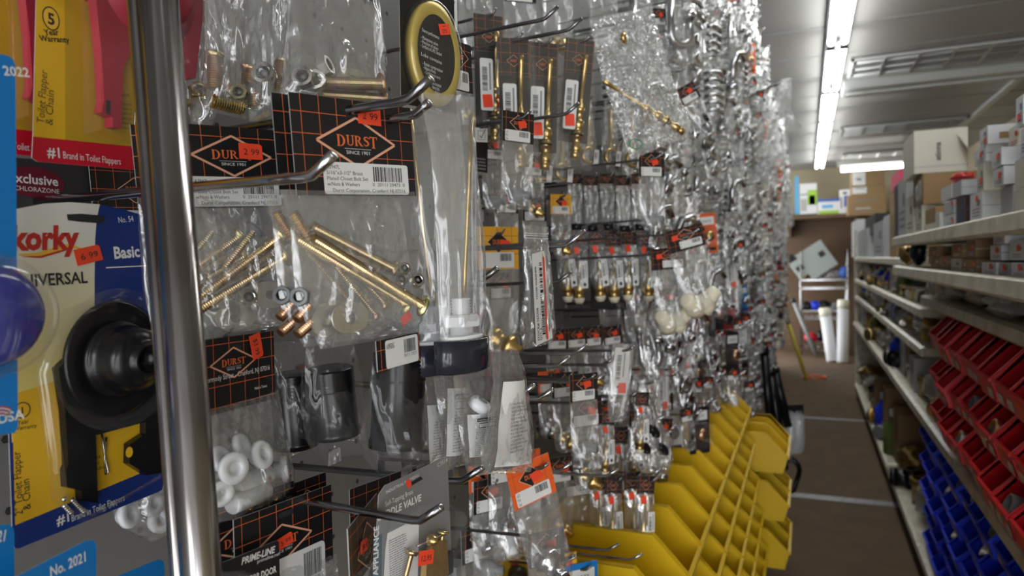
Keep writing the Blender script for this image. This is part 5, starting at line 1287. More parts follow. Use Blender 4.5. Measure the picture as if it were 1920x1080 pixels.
def mk_ring():
    t = root('ring_bag'); film(t, rows_of(.018, .115, .034), .008, FILM2, seed=11, nu=10, nv=14, amp=.0016)
    mb = MB(); mb.lathe([(.0135, -.004), (.0152, -.002), (.0152, .003), (.0125, .005), (.0110, .003), (.0110, -.004)], BRASS, 22, Matrix.Translation((0, -.097, .004)) @ Matrix.Rotation(.2, 4, 'Y')); mb.lathe([(.0105, -.0025), (.0105, -.002), (.0002, -.002)], RUBBER, 20, Matrix.Translation((0, -.097, .004))); mb.build('brass_ring', t)
    mb = MB(); mb.lathe([(.003, 0), (.003, .05), (.006, .055), (.006, .07)], OLDBRASS, 12, Matrix.Translation((.002, -.015, 0)) @ Matrix.Rotation(PI / 2, 4, 'X')); mb.build('brass_stem', t)
    strip_label(t, .013, -.088, .009, .026, .0085, 13, -.1, False, False)
    return t
def mk_dark():
    t = root('washer_bag'); film(t, rows_of(.030, .095, .032, top=0), .007, FILM, seed=17, nu=10, nv=12, amp=.001)
    mb = MB(); header(mb, .031, .020, Matrix.Translation((-.0155, .020, 0)), .013, (.0155, -.010, .008, .006), detail=1, slot=False, lw=.0003); mb.build('header_card', t)
    mb = MB(); mb.lathe([(.008, 0), (.0115, .001), (.0115, .012), (.008, .013)], RUBBER, 18, Matrix.Translation((0, -.078, 0)) @ Matrix.Rotation(PI / 2, 4, 'X')); mb.build('rubber_washer', t)
    return t
def mk_header(w=.040, hh=.034, bagh=.075, inner='grey', base=None, gridm=None, film_=None, seed=21):
    def f():
        t = root('header_bag'); mb = MB(); header(mb, w, hh, Matrix.Translation((-w / 2, hh, 0)), .0145, (w / 2, -hh * .36, w * .27, hh * .26), detail=1, base=base, gridm=gridm, lw=.0003)
        std_label(mb, -w * .42, hh * .04, w * .38, hh * .40, 9e-4, None, ('a22', 'Fit', 'Set'), None, None, seed); mb.build('header_card', t)
        film(t, rows_of(w, bagh, w * .98, dx=w * .1, top=.001), .009, film_ or FILM, seed=seed, nu=12, nv=14, amp=.0014)
        price(t, xf2((w * .02, hh * .46), -.5 + seed * .13 % 1, .0012), '', .010, .008)
        y = -bagh * .78; mb = MB()
        if inner == 'grey': mb.lathe([(.007, -.01), (.009, -.006), (.009, .004), (.005, .008), (.005, .014)], GREY, 16, Matrix.Translation((.002, y, 0)) @ Matrix.Rotation(.6, 4, 'Y')); n = 'grey_valve'
        elif inner == 'brass': 
            mb.lathe([(.004, -.014), (.009, -.012), (.0098, -.004), (.007, -.002), (.007, .004), (.0095, .005), (.0095, .01), (.005, .012), (.005, .018)], BRASS, 16, Matrix.Translation((.0, y, .001)) @ Matrix.Rotation(.5, 4, 'X') @ Matrix.Rotation(.5, 4, 'Y')); n = 'brass_valve'
        elif inner == 'chrome': mb.lathe([(.004, -.016), (.011, -.013), (.012, -.004), (.007, -.001), (.007, .006), (.01, .008), (.01, .014)], CHROME, 18, Matrix.Translation((0, y, .001)) @ Matrix.Rotation(.8, 4, 'X')); n = 'chrome_valve'
        elif inner == 'rubber': mb.lathe([(.006, -.004), (.011, -.003), (.011, .004), (.006, .005), (.005, 0)], RUBBER, 18, Matrix.Translation((0, y, 0)) @ Matrix.Rotation(.4, 4, 'X')); mb.lathe([(.005, -.004), (.009, -.003), (.009, .004), (.005, .005)], RUBBER, 18, Matrix.Translation((.008, y + .018, 0)) @ Matrix.Rotation(.9, 4, 'Y')); n = 'rubber_ring'
        elif inner == 'white': mb.lathe([(.004, -.012), (.010, -.010), (.010, 0), (.006, .002), (.006, .012)], NYLON, 18, Matrix.Translation((0, y, 0)) @ Matrix.Rotation(.8, 4, 'X')); n = 'white_fitting'
        mb.build(n, t)
        return t
    return f
BLUED = pbr('blue_diamond_print', (0.03, 0.05, 0.35), 0.5)
def mk_labelcard():
    t = root('label_tag'); mb = MB(); mb.prism(rrect(-.013, -.072, .013, 0, .003), -.0005, .0005, WHITE)
    barcode(mb, -.008, -.05, -.001, -.01, .0007, 33, None, True); mb.rect(.003, -.045, .005, -.008, .0007, PRINT); mb.flat([(0, -.056), (.006, -.060), (0, -.065), (-.006, -.060)], .0007, INK); mb.build('card', t)
    price(t, xf2((-.002, -.070), .05, .0009), '', .013, .016)
    film(t, rows_of(.034, .115, .036, top=.006), .006, FILM, seed=31, nu=8, nv=12, amp=.001)
    return t
def chrome_part(kind):
    def f():
        t = root('chrome_pack'); film(t, rows_of(.05, .15, .06, top=.02), .018, FARF, seed=40 + kind, nu=10, nv=12, amp=.003)
        mb = MB()
        if kind == 0:     # J bend
            mb.tube([(-.02, -.02, 0), (-.02, -.09, 0)] + [(-.02 + .02 * (1 - math.cos(a)), -.09 - .02 * math.sin(a), 0) for a in [PI * k / 8 for k in range(1, 9)]] + [(.02, -.06, 0)], .008, CHROME, 12)
            mb.lathe([(.009, 0), (.012, .001), (.012, .012), (.009, .013)], CHROME, 16, Matrix.Translation((.02, -.062, 0)) @ Matrix.Rotation(-PI / 2, 4, 'X'))
        elif kind == 1:   # stack of lever bars
            for k in range(6): mb.tube([(-.022, -.03 - .019 * k, .004), (-.008, -.026 - .019 * k, .012), (.014, -.028 - .019 * k, .012), (.026, -.034 - .019 * k, .004)], .0048, CHROME, 10)
        elif kind == 2:   # flanges
            for k in range(3): mb.lathe([(.01, 0), (.026, .001), (.024, .006), (.012, .009), (.012, .016)], CHROME, 20, Matrix.Translation((.004 * k, -.05 - .034 * k, 0)) @ Matrix.Rotation(.7 + .2 * k, 4, 'Y') @ Matrix.Rotation(.4, 4, 'X'))
        elif kind == 3:   # spout
            mb.tube([(-.015, -.12, 0), (-.015, -.06, .004), (-.005, -.035, .006), (.015, -.03, .008), (.024, -.05, .008)], .009, CHROME, 12, taper=[1.2, 1.1, 1, .9, .85]); mb.lathe([(.016, 0), (.018, .002), (.018, .01), (.01, .014)], CHROME, 18, Matrix.Translation((-.015, -.125, 0)) @ Matrix.Rotation(-PI / 2, 4, 'X'))
        mb.build('chrome_part', t); return t
    return f
def blister_card(colr, blob, name='blister_card'):
    def f():
        t = root(name); mb = MB(); mb.prism(rrect(-.035, -.12, .035, .02, .005), -.0005, .0003, colr); mb.rect(-.028, -.02, .028, .008, .0005, WHITE); mb.text('PARTS', 0, -.012, .012, .0007, INK, align='C'); mb.rect(-.028, -.112, .028, -.1, .0005, INK); mb.build('card', t)
        mb = MB(); mb.lathe([(.006, 0), (.017, .004), (.018, .018), (.011, .024), (.004, .025)], blob, 18, Matrix.Translation((0, -.06, .001))); mb.build('part_inside', t)
        mb = MB(); mb.prism(rrect(-.028, -.095, .028, -.024, .012), .0006, .028, BLIST); mb.build('blister', t)
        return t
    return f
def mk_bigwhite():
    t = root('cap_pack'); mb = MB(); header(mb, .075, .040, Matrix.Translation((-.0375, .04, 0)), .0115, (.0375, -.014, .020, .0105), detail=2); std_label(mb, -.014, .004, .030, .017, 9e-4, None, ('a', 'b'), None, None, 9); mb.build('header_card', t)
    price(t, xf2((-.026, .020), .1, .0012), '', .012, .009)
    film(t, rows_of(.074, .115, .07, dx=-.01, top=.001), .016, FILM, seed=51, nu=14, nv=16, amp=.002)
    for x, rz in ((-.019, .9), (.020, -.7)):
        mb = MB(); mb.lathe([(.008, -.02), (.0125, -.018), (.0135, .0), (.019, .008), (.0215, .024), (.0195, .024), (.017, .009), (.0003, .006)], IVORY, 20, Matrix.Translation((x, -.092, .002)) @ Matrix.Rotation(rz, 4, 'Z') @ Matrix.Rotation(PI / 2 + .5, 4, 'X')); mb.build('ivory_cap', t)
    return t
P = dict(
    stem=Proto(mk_stem, 'bagged faucet stem', 'packaged faucet stems'), valve=Proto(mk_valve, 'bagged valve', 'small valve bags on the hooks'), ring=Proto(mk_ring, 'bagged valve', 'ring valve bags on the hooks'),
    dark=Proto(mk_dark, 'bagged washer', 'washer bags on the hooks'), grey=Proto(mk_header(inner='grey'), 'bagged hardware', 'header card bags'), brass=Proto(mk_header(inner='brass', seed=24), 'bagged hardware', 'header card bags'),
    chr=Proto(mk_header(inner='chrome', seed=26, bagh=.085), 'bagged hardware', 'header card bags'), rub=Proto(mk_header(inner='rubber', seed=28), 'bagged hardware', 'header card bags'),
    yel=Proto(mk_header(inner='brass', base=YECARD, gridm=INK, seed=34), 'bagged hardware', 'amber card bags'), ora=Proto(mk_header(inner='chrome', base=ORCARD, gridm=REDB, seed=36), 'bagged hardware', 'orange card bags'),
    wht=Proto(mk_header(inner='white', seed=29, film_=FILM2), 'bagged hardware', 'header card bags'), tag=Proto(mk_labelcard, 'label card', 'white label cards on the hooks'),
    j=Proto(chrome_part(0), 'chrome part', 'chrome packs high on the wall'), bar=Proto(chrome_part(1), 'chrome part', 'chrome packs high on the wall'), fla=Proto(chrome_part(2), 'chrome part', 'chrome packs high on the wall'), spo=Proto(chrome_part(3), 'chrome part', 'chrome packs high on the wall'),
    bred=Proto(blister_card(REDB, RUBBER), 'packaged part', 'blister cards along the wall'), bblu=Proto(blister_card(BLUEC, CHROME), 'packaged part', 'blister cards along the wall'), bwht=Proto(blister_card(WHITE, GREY), 'packaged part', 'blister cards along the wall'), bora=Proto(blister_card(ORCARD, BRASS), 'packaged part', 'blister cards along the wall'), bblk=Proto(blister_card(BLACK, COPPERM), 'packaged part', 'blister cards along the wall'),
    cap=Proto(mk_bigwhite, 'bagged hardware', 'header card bags'))
DESC = dict(stem='clear shell with brass faucet stem', valve='narrow clear bag with brass cartridge', ring='clear bag with brass ring', dark='grey clear bag with black washer', grey='black header bag with grey valve', brass='black header bag with brass valve',
            chr='black header bag with chrome valve', rub='black header bag with rubber rings', yel='amber header bag', ora='orange header bag', wht='black header bag with white fitting', tag='white barcode label card', bred='red blister card', bblu='blue blister card', cap='wide black header bag with two ivory caps')
HK0 = None
def short_hook(x, y, z, label):
    global HK0
    if HK0 is None:
        HK0 = hook(label, Vector((-.26, y, z)), r=.0022, mat=DARKWIRE, rise=.03, tip=.010); KIDS[HK0.name] = list(HK0.children)
        HK0.matrix_world = Matrix.Translation((XW, y, z - .03 * (x - XW))) @ Matrix.Diagonal(((x - XW) / .26, 1, 1, 1)); return HK0
    return dup(HK0, Matrix.Translation((XW, y, z - .03 * (x - XW))) @ Matrix.Diagonal(((x - XW) / .26, 1, 1, 1)), label)
TOPS = dict(stem=-.004, valve=-.008, ring=-.004, dark=.012, tag=-.004, cap=.030, bred=.006, bblu=.006)
def put(kind, px, py, X, yaw, s, where, roll=0.0, pitch=0.0):
    f = Fr(onX(px, py, X), yaw, pitch)
    short_hook(X + .008, f.o.y, f.o.z + TOPS.get(kind, .026) * s, 'hook, ' + where)
    return P[kind].put(f.M @ Matrix.Rotation(roll, 4, 'Z') @ Matrix.Scale(s, 4), DESC[kind] + ', ' + where)
# --- explicit middle stretch
put('stem', 915, 28, -.40, 42, 1.0, 'highest, right beside the gold ring card')
put('stem', 962, 72, -.36, 50, 1.0, 'first of the three hanging side by side')
put('stem', 1018, 80, -.33, 52, 1.0, 'middle of the three hanging side by side', -.04)
put('stem', 1088, 74, -.30, 56, 1.0, 'last of the three beside the crackled bag', -.10)
put('grey', 971, 268, -.30, 38, 1.02, 'hanging alone in front of the stem shells', -.05)
put('brass', 1000, 330, -.42, 40, 1.0, 'behind the lone grey valve bag, below the stems')
for i, (px, py) in enumerate(((1100, 185), (1142, 190), (1182, 196))): put('ring', px, py, -.36 + .03 * i, 50, 1.05, ('first', 'second', 'third')[i] + ' of three under the stem shells')
put('ring', 1010, 205, -.42, 45, 1.1, 'half hidden behind the lone header card bag'); put('ring', 1050, 210, -.40, 45, 1.1, 'between the lone header card bag and the three rings')
put('grey', 925, 300, -.44, 30, 1.1, 'behind the ticked box card'); put('rub', 950, 400, -.44, 35, 1.1, 'low behind the lone grey valve bag')
put('rub', 1003, 415, -.42, 40, 1.15, 'leaning behind the stock number bag'); put('yel', 1052, 402, -.42, 42, 1.1, 'over the row of narrow valves'); put('yel', 935, 505, -.43, 30, 1.9, 'big one behind the long rod bag')
for i in range(5): put('dark', 1078 + 30 * i, 345 + 3 * (i % 2), -.42 + .03 * i, 52, 1.0, ords[i] + ' along the washer row under the brass rings')
for i in range(7): put('valve', 1056 + 31 * i, 428 + (i % 2) * 3, -.44 + .028 * i, 50 + 6 * ((i * 3) % 4), 1.28, ords[i] + ' along the long valve row', (.05, -.03, .04, 0, -.04, .02, -.18)[i])
put('grey', 1214, 372, -.36, 46, 1.25, 'above the valve row, beside the wide one'); put('cap', 1290, 468, -.20, 52, 1.05, 'hanging past the valve row', .22)
put('cap', 1255, 505, -.235, 48, 1.0, 'behind the other ivory cap bag', .05)
put('brass', 940, 560, -.44, 28, 1.2, 'with an orange ring, beside the stock number bag')
for i, (px, k) in enumerate(((1045, 'rub'), (1082, 'grey'), (1112, 'brass'), (1150, 'rub'))): put(k, px, 655 - 3 * i, -.43 + .02 * i, 42, 1.15, ords[i] + ' of the dark row under the valve row', .04 * (i - 1))
for i, (px, py) in enumerate(((1195, 645), (1240, 650), (1262, 652), (1290, 640), (1168, 652))): put('tag', px, py, -.36 + .025 * i, 50, 1.0, ords[i] + ' of the label cards under the ivory cap bags', -.12)
put('grey', 1095, 752, -.29, 40, 1.15, 'torn red sticker, front of the lower brass row'); put('brass', 1060, 745, -.36, 42, 1.2, 'lower brass row, behind the torn sticker bag'); put('ora', 1030, 735, -.42, 40, 1.1, 'top of the lower brass row behind the paper bags')
put('brass', 1100, 800, -.31, 42, 1.35, 'lower brass row, biggest and lowest'); put('brass', 1130, 790, -.34, 46, 1.1, 'lower brass row, next to the biggest')
for i, (px, py, s) in enumerate(((1165, 800, 1.35), (1140, 770, 1.0), (1195, 770, 1.2), (1205, 735, 1.0))): put('valve', px, py, -.34 + .02 * i, 55, s, ords[i] + ' of the lower group near the chrome elbows', -.08)
put('chr', 1245, 770, -.33, 50, 1.3, 'beside the shiny elbow bag'); put('rub', 1225, 830, -.34, 50, 1.3, 'with shiny black elbows below')
for i, (px, py) in enumerate(((1120, 885), (1150, 893), (1185, 885), (1212, 892))): put('valve', px, py, -.36 + .03 * i, 55, 1.28, ords[i] + ' of the lowest row above the yellow bins', (.04, -.04, .03, -.08)[i])
put('ora', 1005, 940, -.30, 38, 1.5, 'large, below the white paper bags', .22); put('ora', 985, 900, -.36, 40, 1.2, 'small, right behind the large orange one'); put('ora', 908, 920, -.40, 35, 1.15, 'with a white label under the paper bag hook')
put('wht', 950, 905, -.37, 38, 1.4, 'under the paper bag hook'); put('grey', 918, 960, -.39, 30, 1.3, 'long one below the orange card', -.05)
put('wht', 1085, 930, -.40, 45, 1.5, 'at the start of the lowest row'); put('brass', 1050, 905, -.42, 44, 1.4, 'deep behind the lowest valve row'); put('rub', 1025, 1060, -.30, 40, 1.3, 'at the bottom frame edge by the wire hooks'); put('bblu', 1090, 1075, -.32, 45, .8, 'small, at the bottom frame edge'); put('yel', 1060, 1080, -.34, 42, 1.0, 'at the bottom frame edge beside the blue one')
put('grey', 900, 1050, -.42, 30, 1.5, 'low and deep behind the saddle valve card'); put('bred', 960, 1010, -.46, 30, 1.0, 'deep behind the large orange card bag')
put('grey', 1222, 332, -.235, 48, 1.2, 'with wide white label past the brass rings'); put('rub', 1298, 190, -.20, 60, 1.0, 'tilted beside the crackled stem bag', .5)
put('brass', 975, 5, -.40, 50, 1.3, 'at the top frame edge over the stems'); put('brass', 1045, -5, -.36, 50, 1.3, 'at the top frame edge over the third stem'); put('wht', 1130, -10, -.34, 50, 1.5, 'at the top frame edge over the crackled bag'); put('chr', 1000, -10, -.42, 46, 1.2, 'at the top frame edge deep behind the hooks'); put('wht', 890, -15, -.44, 40, 1.4, 'at the top frame edge beside the leaflet')
put('brass', 880, 130, -.48, 40, 1.3, 'deep behind the highest stem shell')
# big crackled bag with a brass stem and a green ring
f, t = bag_only('large crackled clear bag with a diagonal brass stem and a green ring', onX(1200, 170, -.235), 52, [((1105, 40), (1222, 10)), ((1118, 110), (1245, 90)), ((1140, 180), (1270, 170)), ((1165, 250), (1296, 230)), ((1180, 300), (1290, 255))], .013, FILM3, 'stem_bag', 'bagged faucet stem', 91, nu=24, nv=30, amp=.0028)
mb = MB(); stem_geo(mb, f.p3(1132, 152, .004), f.p3(1281, 248, .004), 1.05); mb.build('brass_stem', t)
q = f.p3(1192, 270, .012); mb = MB(); mb.tube([(q.x + .0105 * math.cos(a), q.y + .0075 * math.sin(a), q.z) for a in [2 * PI * k / 24 for k in range(24)]], .0009, GREENR, 8, closed=True); mb.build('green_ring', t)
mb = MB(); q = f.p3(1170, 72, .002); mb.lathe([(.007, -.003), (.009, -.002), (.009, .003), (.006, .004)], BRASS, 18, Matrix.Translation(q) @ Matrix.Rotation(.8, 4, 'Y')); mb.build('brass_nut', t)
# hooks of the middle stretch
for lab, bx, by, X, m in (('wire hook at the top beside the leaflet, long with an upturned tip', 1022, 36, -.285, DARKWIRE), ('wire hook second from the top over the stem shells', 1068, 56, -.28, DARKWIRE), ('wire hook through the top of the crackled stem bag', 1170, 42, -.27, DARKWIRE), ('wire hook in shade behind the crackled stem bag top', 1140, 66, -.30, DARKWIRE),
        ('wire hook carrying the lone grey valve bag', 1062, 214, -.285, DARKWIRE), ('wire hook under the stock number bag top, dark', 1048, 528, -.30, DARKWIRE), ('wire hook below the valve row, upper one', 1245, 578, -.29, DARKWIRE), ('wire hook below the valve row, lower one', 1235, 590, -.31, DARKWIRE), ('wire hook above the valve row with a curled tip', 1068, 452, -.29, CHROME),
        ('bright wire hook above the paper bags, upper one', 1078, 663, -.285, CHROME), ('bright wire hook above the paper bags, lower one', 1044, 687, -.285, CHROME), ('wire hook in front of the dark row of header cards', 1134, 684, -.29, DARKWIRE), ('wire hook above the torn sticker bag', 1112, 717, -.29, CHROME), ('bright wire hook across the large orange card bag', 1048, 884, -.29, CHROME), ('wire hook over the lowest valve row', 1138, 893, -.27, CHROME),
        ('wire hook behind the lowest valve row, ending by the chrome elbows', 1222, 890, -.27, CHROME), ('wire hook low before the yellow bins, front one', 1184, 1050, -.26, CHROME), ('wire hook low before the yellow bins, rear one', 1140, 1032, -.28, DARKWIRE), ('wire hook at the bottom edge under the orange card bags', 1058, 1056, -.30, DARKWIRE), ('wire hook beside the crackled bag, upper one', 1262, 55, -.28, DARKWIRE), ('wire hook below the crackled bag beside the wide label', 1262, 318, -.28, DARKWIRE), ('wire hook above the ivory cap bags', 1212, 412, -.28, DARKWIRE), ('wire hook beside the label cards', 1262, 705, -.28, DARKWIRE), ('wire hook above the shiny elbow bag', 1180, 745, -.29, DARKWIRE)):
    hook(lab, onX(bx, by, X), r=.0024 if by < 1000 else .0022, mat=m, rise=.03, tip=.018)
# shiny black elbows
f = Fr(onX(1225, 845, -.27), 50); t = thing('elbow_bag', 'clear bag of shiny black elbows ahead of the first yellow bins', 'bagged hardware', f.M)
film(t, [(f.uv(1185, 790), f.uv(1235, 785)), (f.uv(1182, 830), f.uv(1255, 820)), (f.uv(1185, 870), f.uv(1262, 860)), (f.uv(1200, 890), f.uv(1255, 880))], .014, FILM2, seed=93, nu=12, nv=12)
for k, (px, py) in enumerate(((1205, 845), (1238, 848), (1222, 815))):
    mb = MB(); q = f.p3(px, py, .002); mb.tube([(q.x + .012 * math.cos(a) - .006, q.y + .012 * math.sin(a), q.z + .004) for a in [-.3 + 1.9 * j / 6 for j in range(7)]], .0085, RUBBER, 12); mb.build('elbow', t)

f = Fr(onX(902, 285, -.40), 20); t = thing('header_tag', 'black card topped by a white panel with a ticked box, beside the long rod bag', 'header card', f.M)
mb = MB(); mb.prism([tuple(p) for p in f.pts([(890, 238), (915, 240), (914, 325), (889, 320)])], -.0005, 0, BLACK, side=BACKING); mb.flat(f.pts([(890, 239), (914, 241), (914, 267), (890, 266)]), 2e-4, WHITE)
mb.poly_line(f.pts([(896, 245), (909, 246), (909, 262), (896, 262)]), .0006, 3e-4, INK, closed=True); mb.poly_line(f.pts([(899, 254), (902, 259), (910, 242)]), .0012, 3.4e-4, INK)
scribble(mb, *(list(f.uv(892, 318)) + list(f.uv(911, 296))), 4, 2e-4, PRINT, None, 4); mb.build('card', t)
short_hook(-.392, f.o.y, f.uv(902, 244).y + f.o.z, 'wire hook of the ticked box card')
# ------------------------------------------------------------------ far stretch of the pegboard wall
fr_ = random.Random(23)
rows_z = [1.12, .98, .84, .70, .56, .42, .29, .16, .03, -.10, -.23, -.36, -.50, -.64]
rown = {z: ords[len(rows_z) - 1 - i] for i, z in enumerate(rows_z)}
def pick(z, y):
    r = fr_.random()
    if z > .10:
        return ('j' if r < .2 else 'bar' if r < .36 else 'fla' if r < .54 else 'spo' if r < .72 else 'chr' if r < .80 else 'wht' if r < .92 else 'grey' if r < .98 else 'bora')
    if z > -.3:
        return ('chr' if r < .16 else 'bwht' if r < .22 else 'bred' if r < .25 else 'bblu' if r < .28 else 'bora' if r < .30 else 'bblk' if r < .39 else 'grey' if r < .54 else 'fla' if r < .66 else 'wht' if r < .78 else 'j' if r < .88 else 'spo' if r < .95 else 'tag')
    return ('rub' if r < .25 else 'chr' if r < .45 else 'bblk' if r < .55 else 'bwht' if r < .62 else 'wht' if r < .78 else 'fla')
SHORT = dict(grey='black header bag with grey valve', rub='black header bag with rubber rings', chr='black header bag with chrome valve', wht='milky bag with white fitting', tag='white barcode label', j='bent chrome pipe', bar='stacked chrome bars', fla='chrome flanges pack', spo='chrome spout pack', bred='red blister card', bblu='blue blister card', bwht='white blister card', bora='orange blister card', bblk='black blister card')
def far_put(kind, y, z, X, yaw, s, where, roll):
    f = Fr((X, y, E + z), yaw)
    return P[kind].put(f.M @ Matrix.Rotation(roll, 4, 'Z') @ Matrix.Scale(s, 4), SHORT[kind] + ', ' + where)
c = 0; y = 1.42
hk = None; far_hooks = MB()
while y < 9.3:
    near = y < 3.9
    for z in rows_z:
        if z > .40 * y + .05: continue
        if z < -.45 and y < 2.75: continue
        if z < -.6 and y < 3.2: continue
        xf = -.27 + (.05 if y > 2.2 else 0) + fr_.uniform(-.03, .03) + (.03 if z > .5 else 0)
        jy = y + fr_.uniform(-.02, .02); jz = z + fr_.uniform(-.02, .02)
        w = '%s hook down far wall, %s row up' % (ords[c], rown[z])
        if y < 3.3:
            M = Matrix.Translation((XW, jy, E + jz - .012))
            if hk is None: hk = hook('wire hook, ' + w, Vector((-.26, jy, E + jz)), r=.0026, mat=CHROME, rise=.03, tip=.02); KIDS[hk.name] = list(hk.children)
            else: dup(hk, M @ Matrix.Diagonal(((xf - XW) / .26, 1, 1, 1)), 'wire hook, ' + w)
        else:
            far_hooks.tube([(XW + .003, jy, E + jz - .012), (xf, jy, E + jz - .002), (xf + .02, jy, E + jz + .014)], .0026, CHROME, 6)
        nb = 2 if y < 2.7 else 1
        for b in range(nb):
            k = pick(z, y); s = fr_.uniform(.95, 1.25) * (1.15 if not near else 1.0) * (.72 if k in ('bred', 'bblu', 'bora', 'bwht', 'bblk') else 1)
            far_put(k, jy, jz - (.02 if k[0] != 'b' or k == 'bar' else .03), xf - .015 - .075 * b, fr_.uniform(28, 66), s, w + (', ' + ('outer' if b == 0 else 'inner') if nb > 1 else ''), fr_.uniform(-.12, .12))
    y += .125 if y < 2.7 else (.19 if near else .36); c += 1
o = far_hooks.build('peg_hooks'); o['kind'] = 'stuff'; tag(o, 'many thin wire hooks along the far end of the pegboard wall', 'hooks')
# big star-shaped bag sticking out into the aisle
f, t = bag_only('big crumpled milky bag jutting out into the aisle high below the ceiling', onX(1458, 230, -.085), 62, [((1468, 150), (1486, 146)), ((1452, 172), (1482, 180)), ((1436, 200), (1482, 205)), ((1414, 226), (1506, 240)), ((1424, 250), (1480, 252)), ((1420, 275), (1478, 288)), ((1426, 300), (1462, 302)), ((1428, 345), (1450, 340))], .05, FILM3, 'plastic_bag', 'bag', 95, nu=20, nv=22, amp=.016)
mb = MB(); a = f.p3(1470, 155); mb.tube([a, a + Vector((0, .012, -.10)), a + Vector((0, .02, -.40))], .003, DARKWIRE, 8); mb.build('hanging_wire', t)
# tall goods leaning at the far foot of the wall
def rod(name, label, cat, a, b, r, mat, seg=12, taper=None):
    t = thing(name, label, cat, Matrix.Translation(a)); mb = MB(); mb.tube([Vector((0, 0, 0)), (Vector(b) - Vector(a)) * .5, Vector(b) - Vector(a)], r, mat, seg, taper=taper); mb.build('shaft', t)
    m2 = MB(); m2.tube([(Vector(b) - Vector(a)) * .93, (Vector(b) - Vector(a)) * 1.005], r * 1.15, RUBBER, seg); m2.build('end_cap', t); return t
YSTK = pbr('yellow_stick', (0.62, 0.50, 0.06), 0.4)
g = onZ(1513, 712, .01); rod('long_stick', 'long yellow stick leaning on the far end of the hook wall', 'stick', g, onY(1476, 600, g.y + .12), .022, YSTK)
g = onZ(1531, 668, .01); rod('long_bar', 'long grey metal bar leaning at the end of the aisle before the wire rack', 'bar', g, onY(1486, 560, g.y + .1), .028, GREY)
for k, (x0, y0, x1, y1, yy, r) in enumerate(((1444, 690, 1470, 880, 3.6, .022), (1452, 690, 1478, 800, 3.62, .020), (1432, 650, 1450, 860, 3.5, .02))):
    rod('pipe_insulation', ('black foam pipe hanging low, longest of the three at the wall end', 'black foam pipe hanging low, shortest of the three at the wall end', 'black foam pipe hanging low, closest to the yellow bins')[k], 'pipe insulation', onY(x1, y1, yy), onY(x0, y0, yy), r, RUBBER)
f = Fr(onY(1488, 770, 3.7), 66); t = thing('white_pack', 'white bag with black header hanging low beside the black foam pipes', 'bag', f.M)
film(t, rows_of(.10, .22, .11), .03, MILK, seed=97, nu=12, nv=14, amp=.004); mb = MB(); mb.box(-.05, .05, -.02, .03, -.002, .002, BLACK); mb.build('header_card', t)
for k in range(2): mb = MB(); mb.tube([(-.02 + .04 * k, -.05, 0), (-.02 + .045 * k, -.19, 0)], .014, NYLON, 12); mb.build('white_tube', t)
f = Fr(onY(1480, 890, 3.6), 60); t = thing('hose_coil', 'coil of dark hose hanging near the floor past the yellow bins', 'hose', f.M); mb = MB(); mb.tube([(.05 * math.cos(a), .08 * math.sin(a), .012 * math.sin(3 * a)) for a in [2 * PI * j / 20 for j in range(20)]], .012, RUBBER, 10, closed=True); mb.build('loop', t); mb = MB(); mb.box(-.006, .006, .06, .1, -.015, .015, WASH); mb.build('tie', t)
g = onZ(1527, 708, .012); t = thing('cable_coil', 'orange cord coiled on the floor by the yellow stick', 'cord', Matrix.Translation(g)); mb = MB(); mb.tube([(.12 * math.cos(a), .10 * math.sin(a), .01 + .008 * math.sin(5 * a)) for a in [2 * PI * j / 24 for j in range(24)]], .009, ORCARD, 8, closed=True); mb.build('loop', t)

# ------------------------------------------------------------------ yellow bins under the hooks
def ybin(X, y, z, label, s=1.0): 
    M = Matrix.Translation((X, y + BW * s, E + z)) @ Matrix.Rotation(PI, 4, 'Z') @ Matrix.Scale(s, 4)
    global ybs
    if ybs is None: ybs = make_bin(YELP, label, M=M, group='yellow storage bins'); bin_label(ybs, .012, .052, False); KIDS[ybs.name] = list(ybs.children); return ybs
    return dup(ybs, M, label, 'yellow storage bins')
ybs = None
for r in range(5):
    for k in range(12):
        ybin(-.195 + .022 * r * .6, .93 + k * .146, -.608 - .128 * r, 'yellow plastic storage bin under the hooks, %s row down and %s from the near end' % (ords[r], ords[k]))
for k, (yy, zz) in enumerate(((2.72, -.80), (2.72, -.98), (2.88, -.80), (2.88, -.98), (2.72, -1.16), (2.88, -1.16))):
    ybin(-.07, yy, zz, 'yellow plastic storage bin jutting out at the far end of the yellow rack, ' + ('upper near', 'middle near', 'upper far', 'middle far', 'lowest near', 'lowest far')[k], 1.22)
t = thing('bin_rack', 'dark steel louvred rack that carries the yellow bins', 'rack', Matrix.Translation((-.515, .9, 0)))
mb = MB(); mb.box(.0, .012, 0, 1.78, .1, E - .47, RUBBER); mb.build('panel', t)
for yy in (.0, 1.75): mb = MB(); mb.box(.0, .03, yy, yy + .03, 0, E - .45, GREY); mb.build('upright', t)
for r in range(5): mb = MB(); mb.box(.012, .024, 0, 1.78, E - .52 - .128 * r, E - .50 - .128 * r, GREY); mb.build('rail', t)

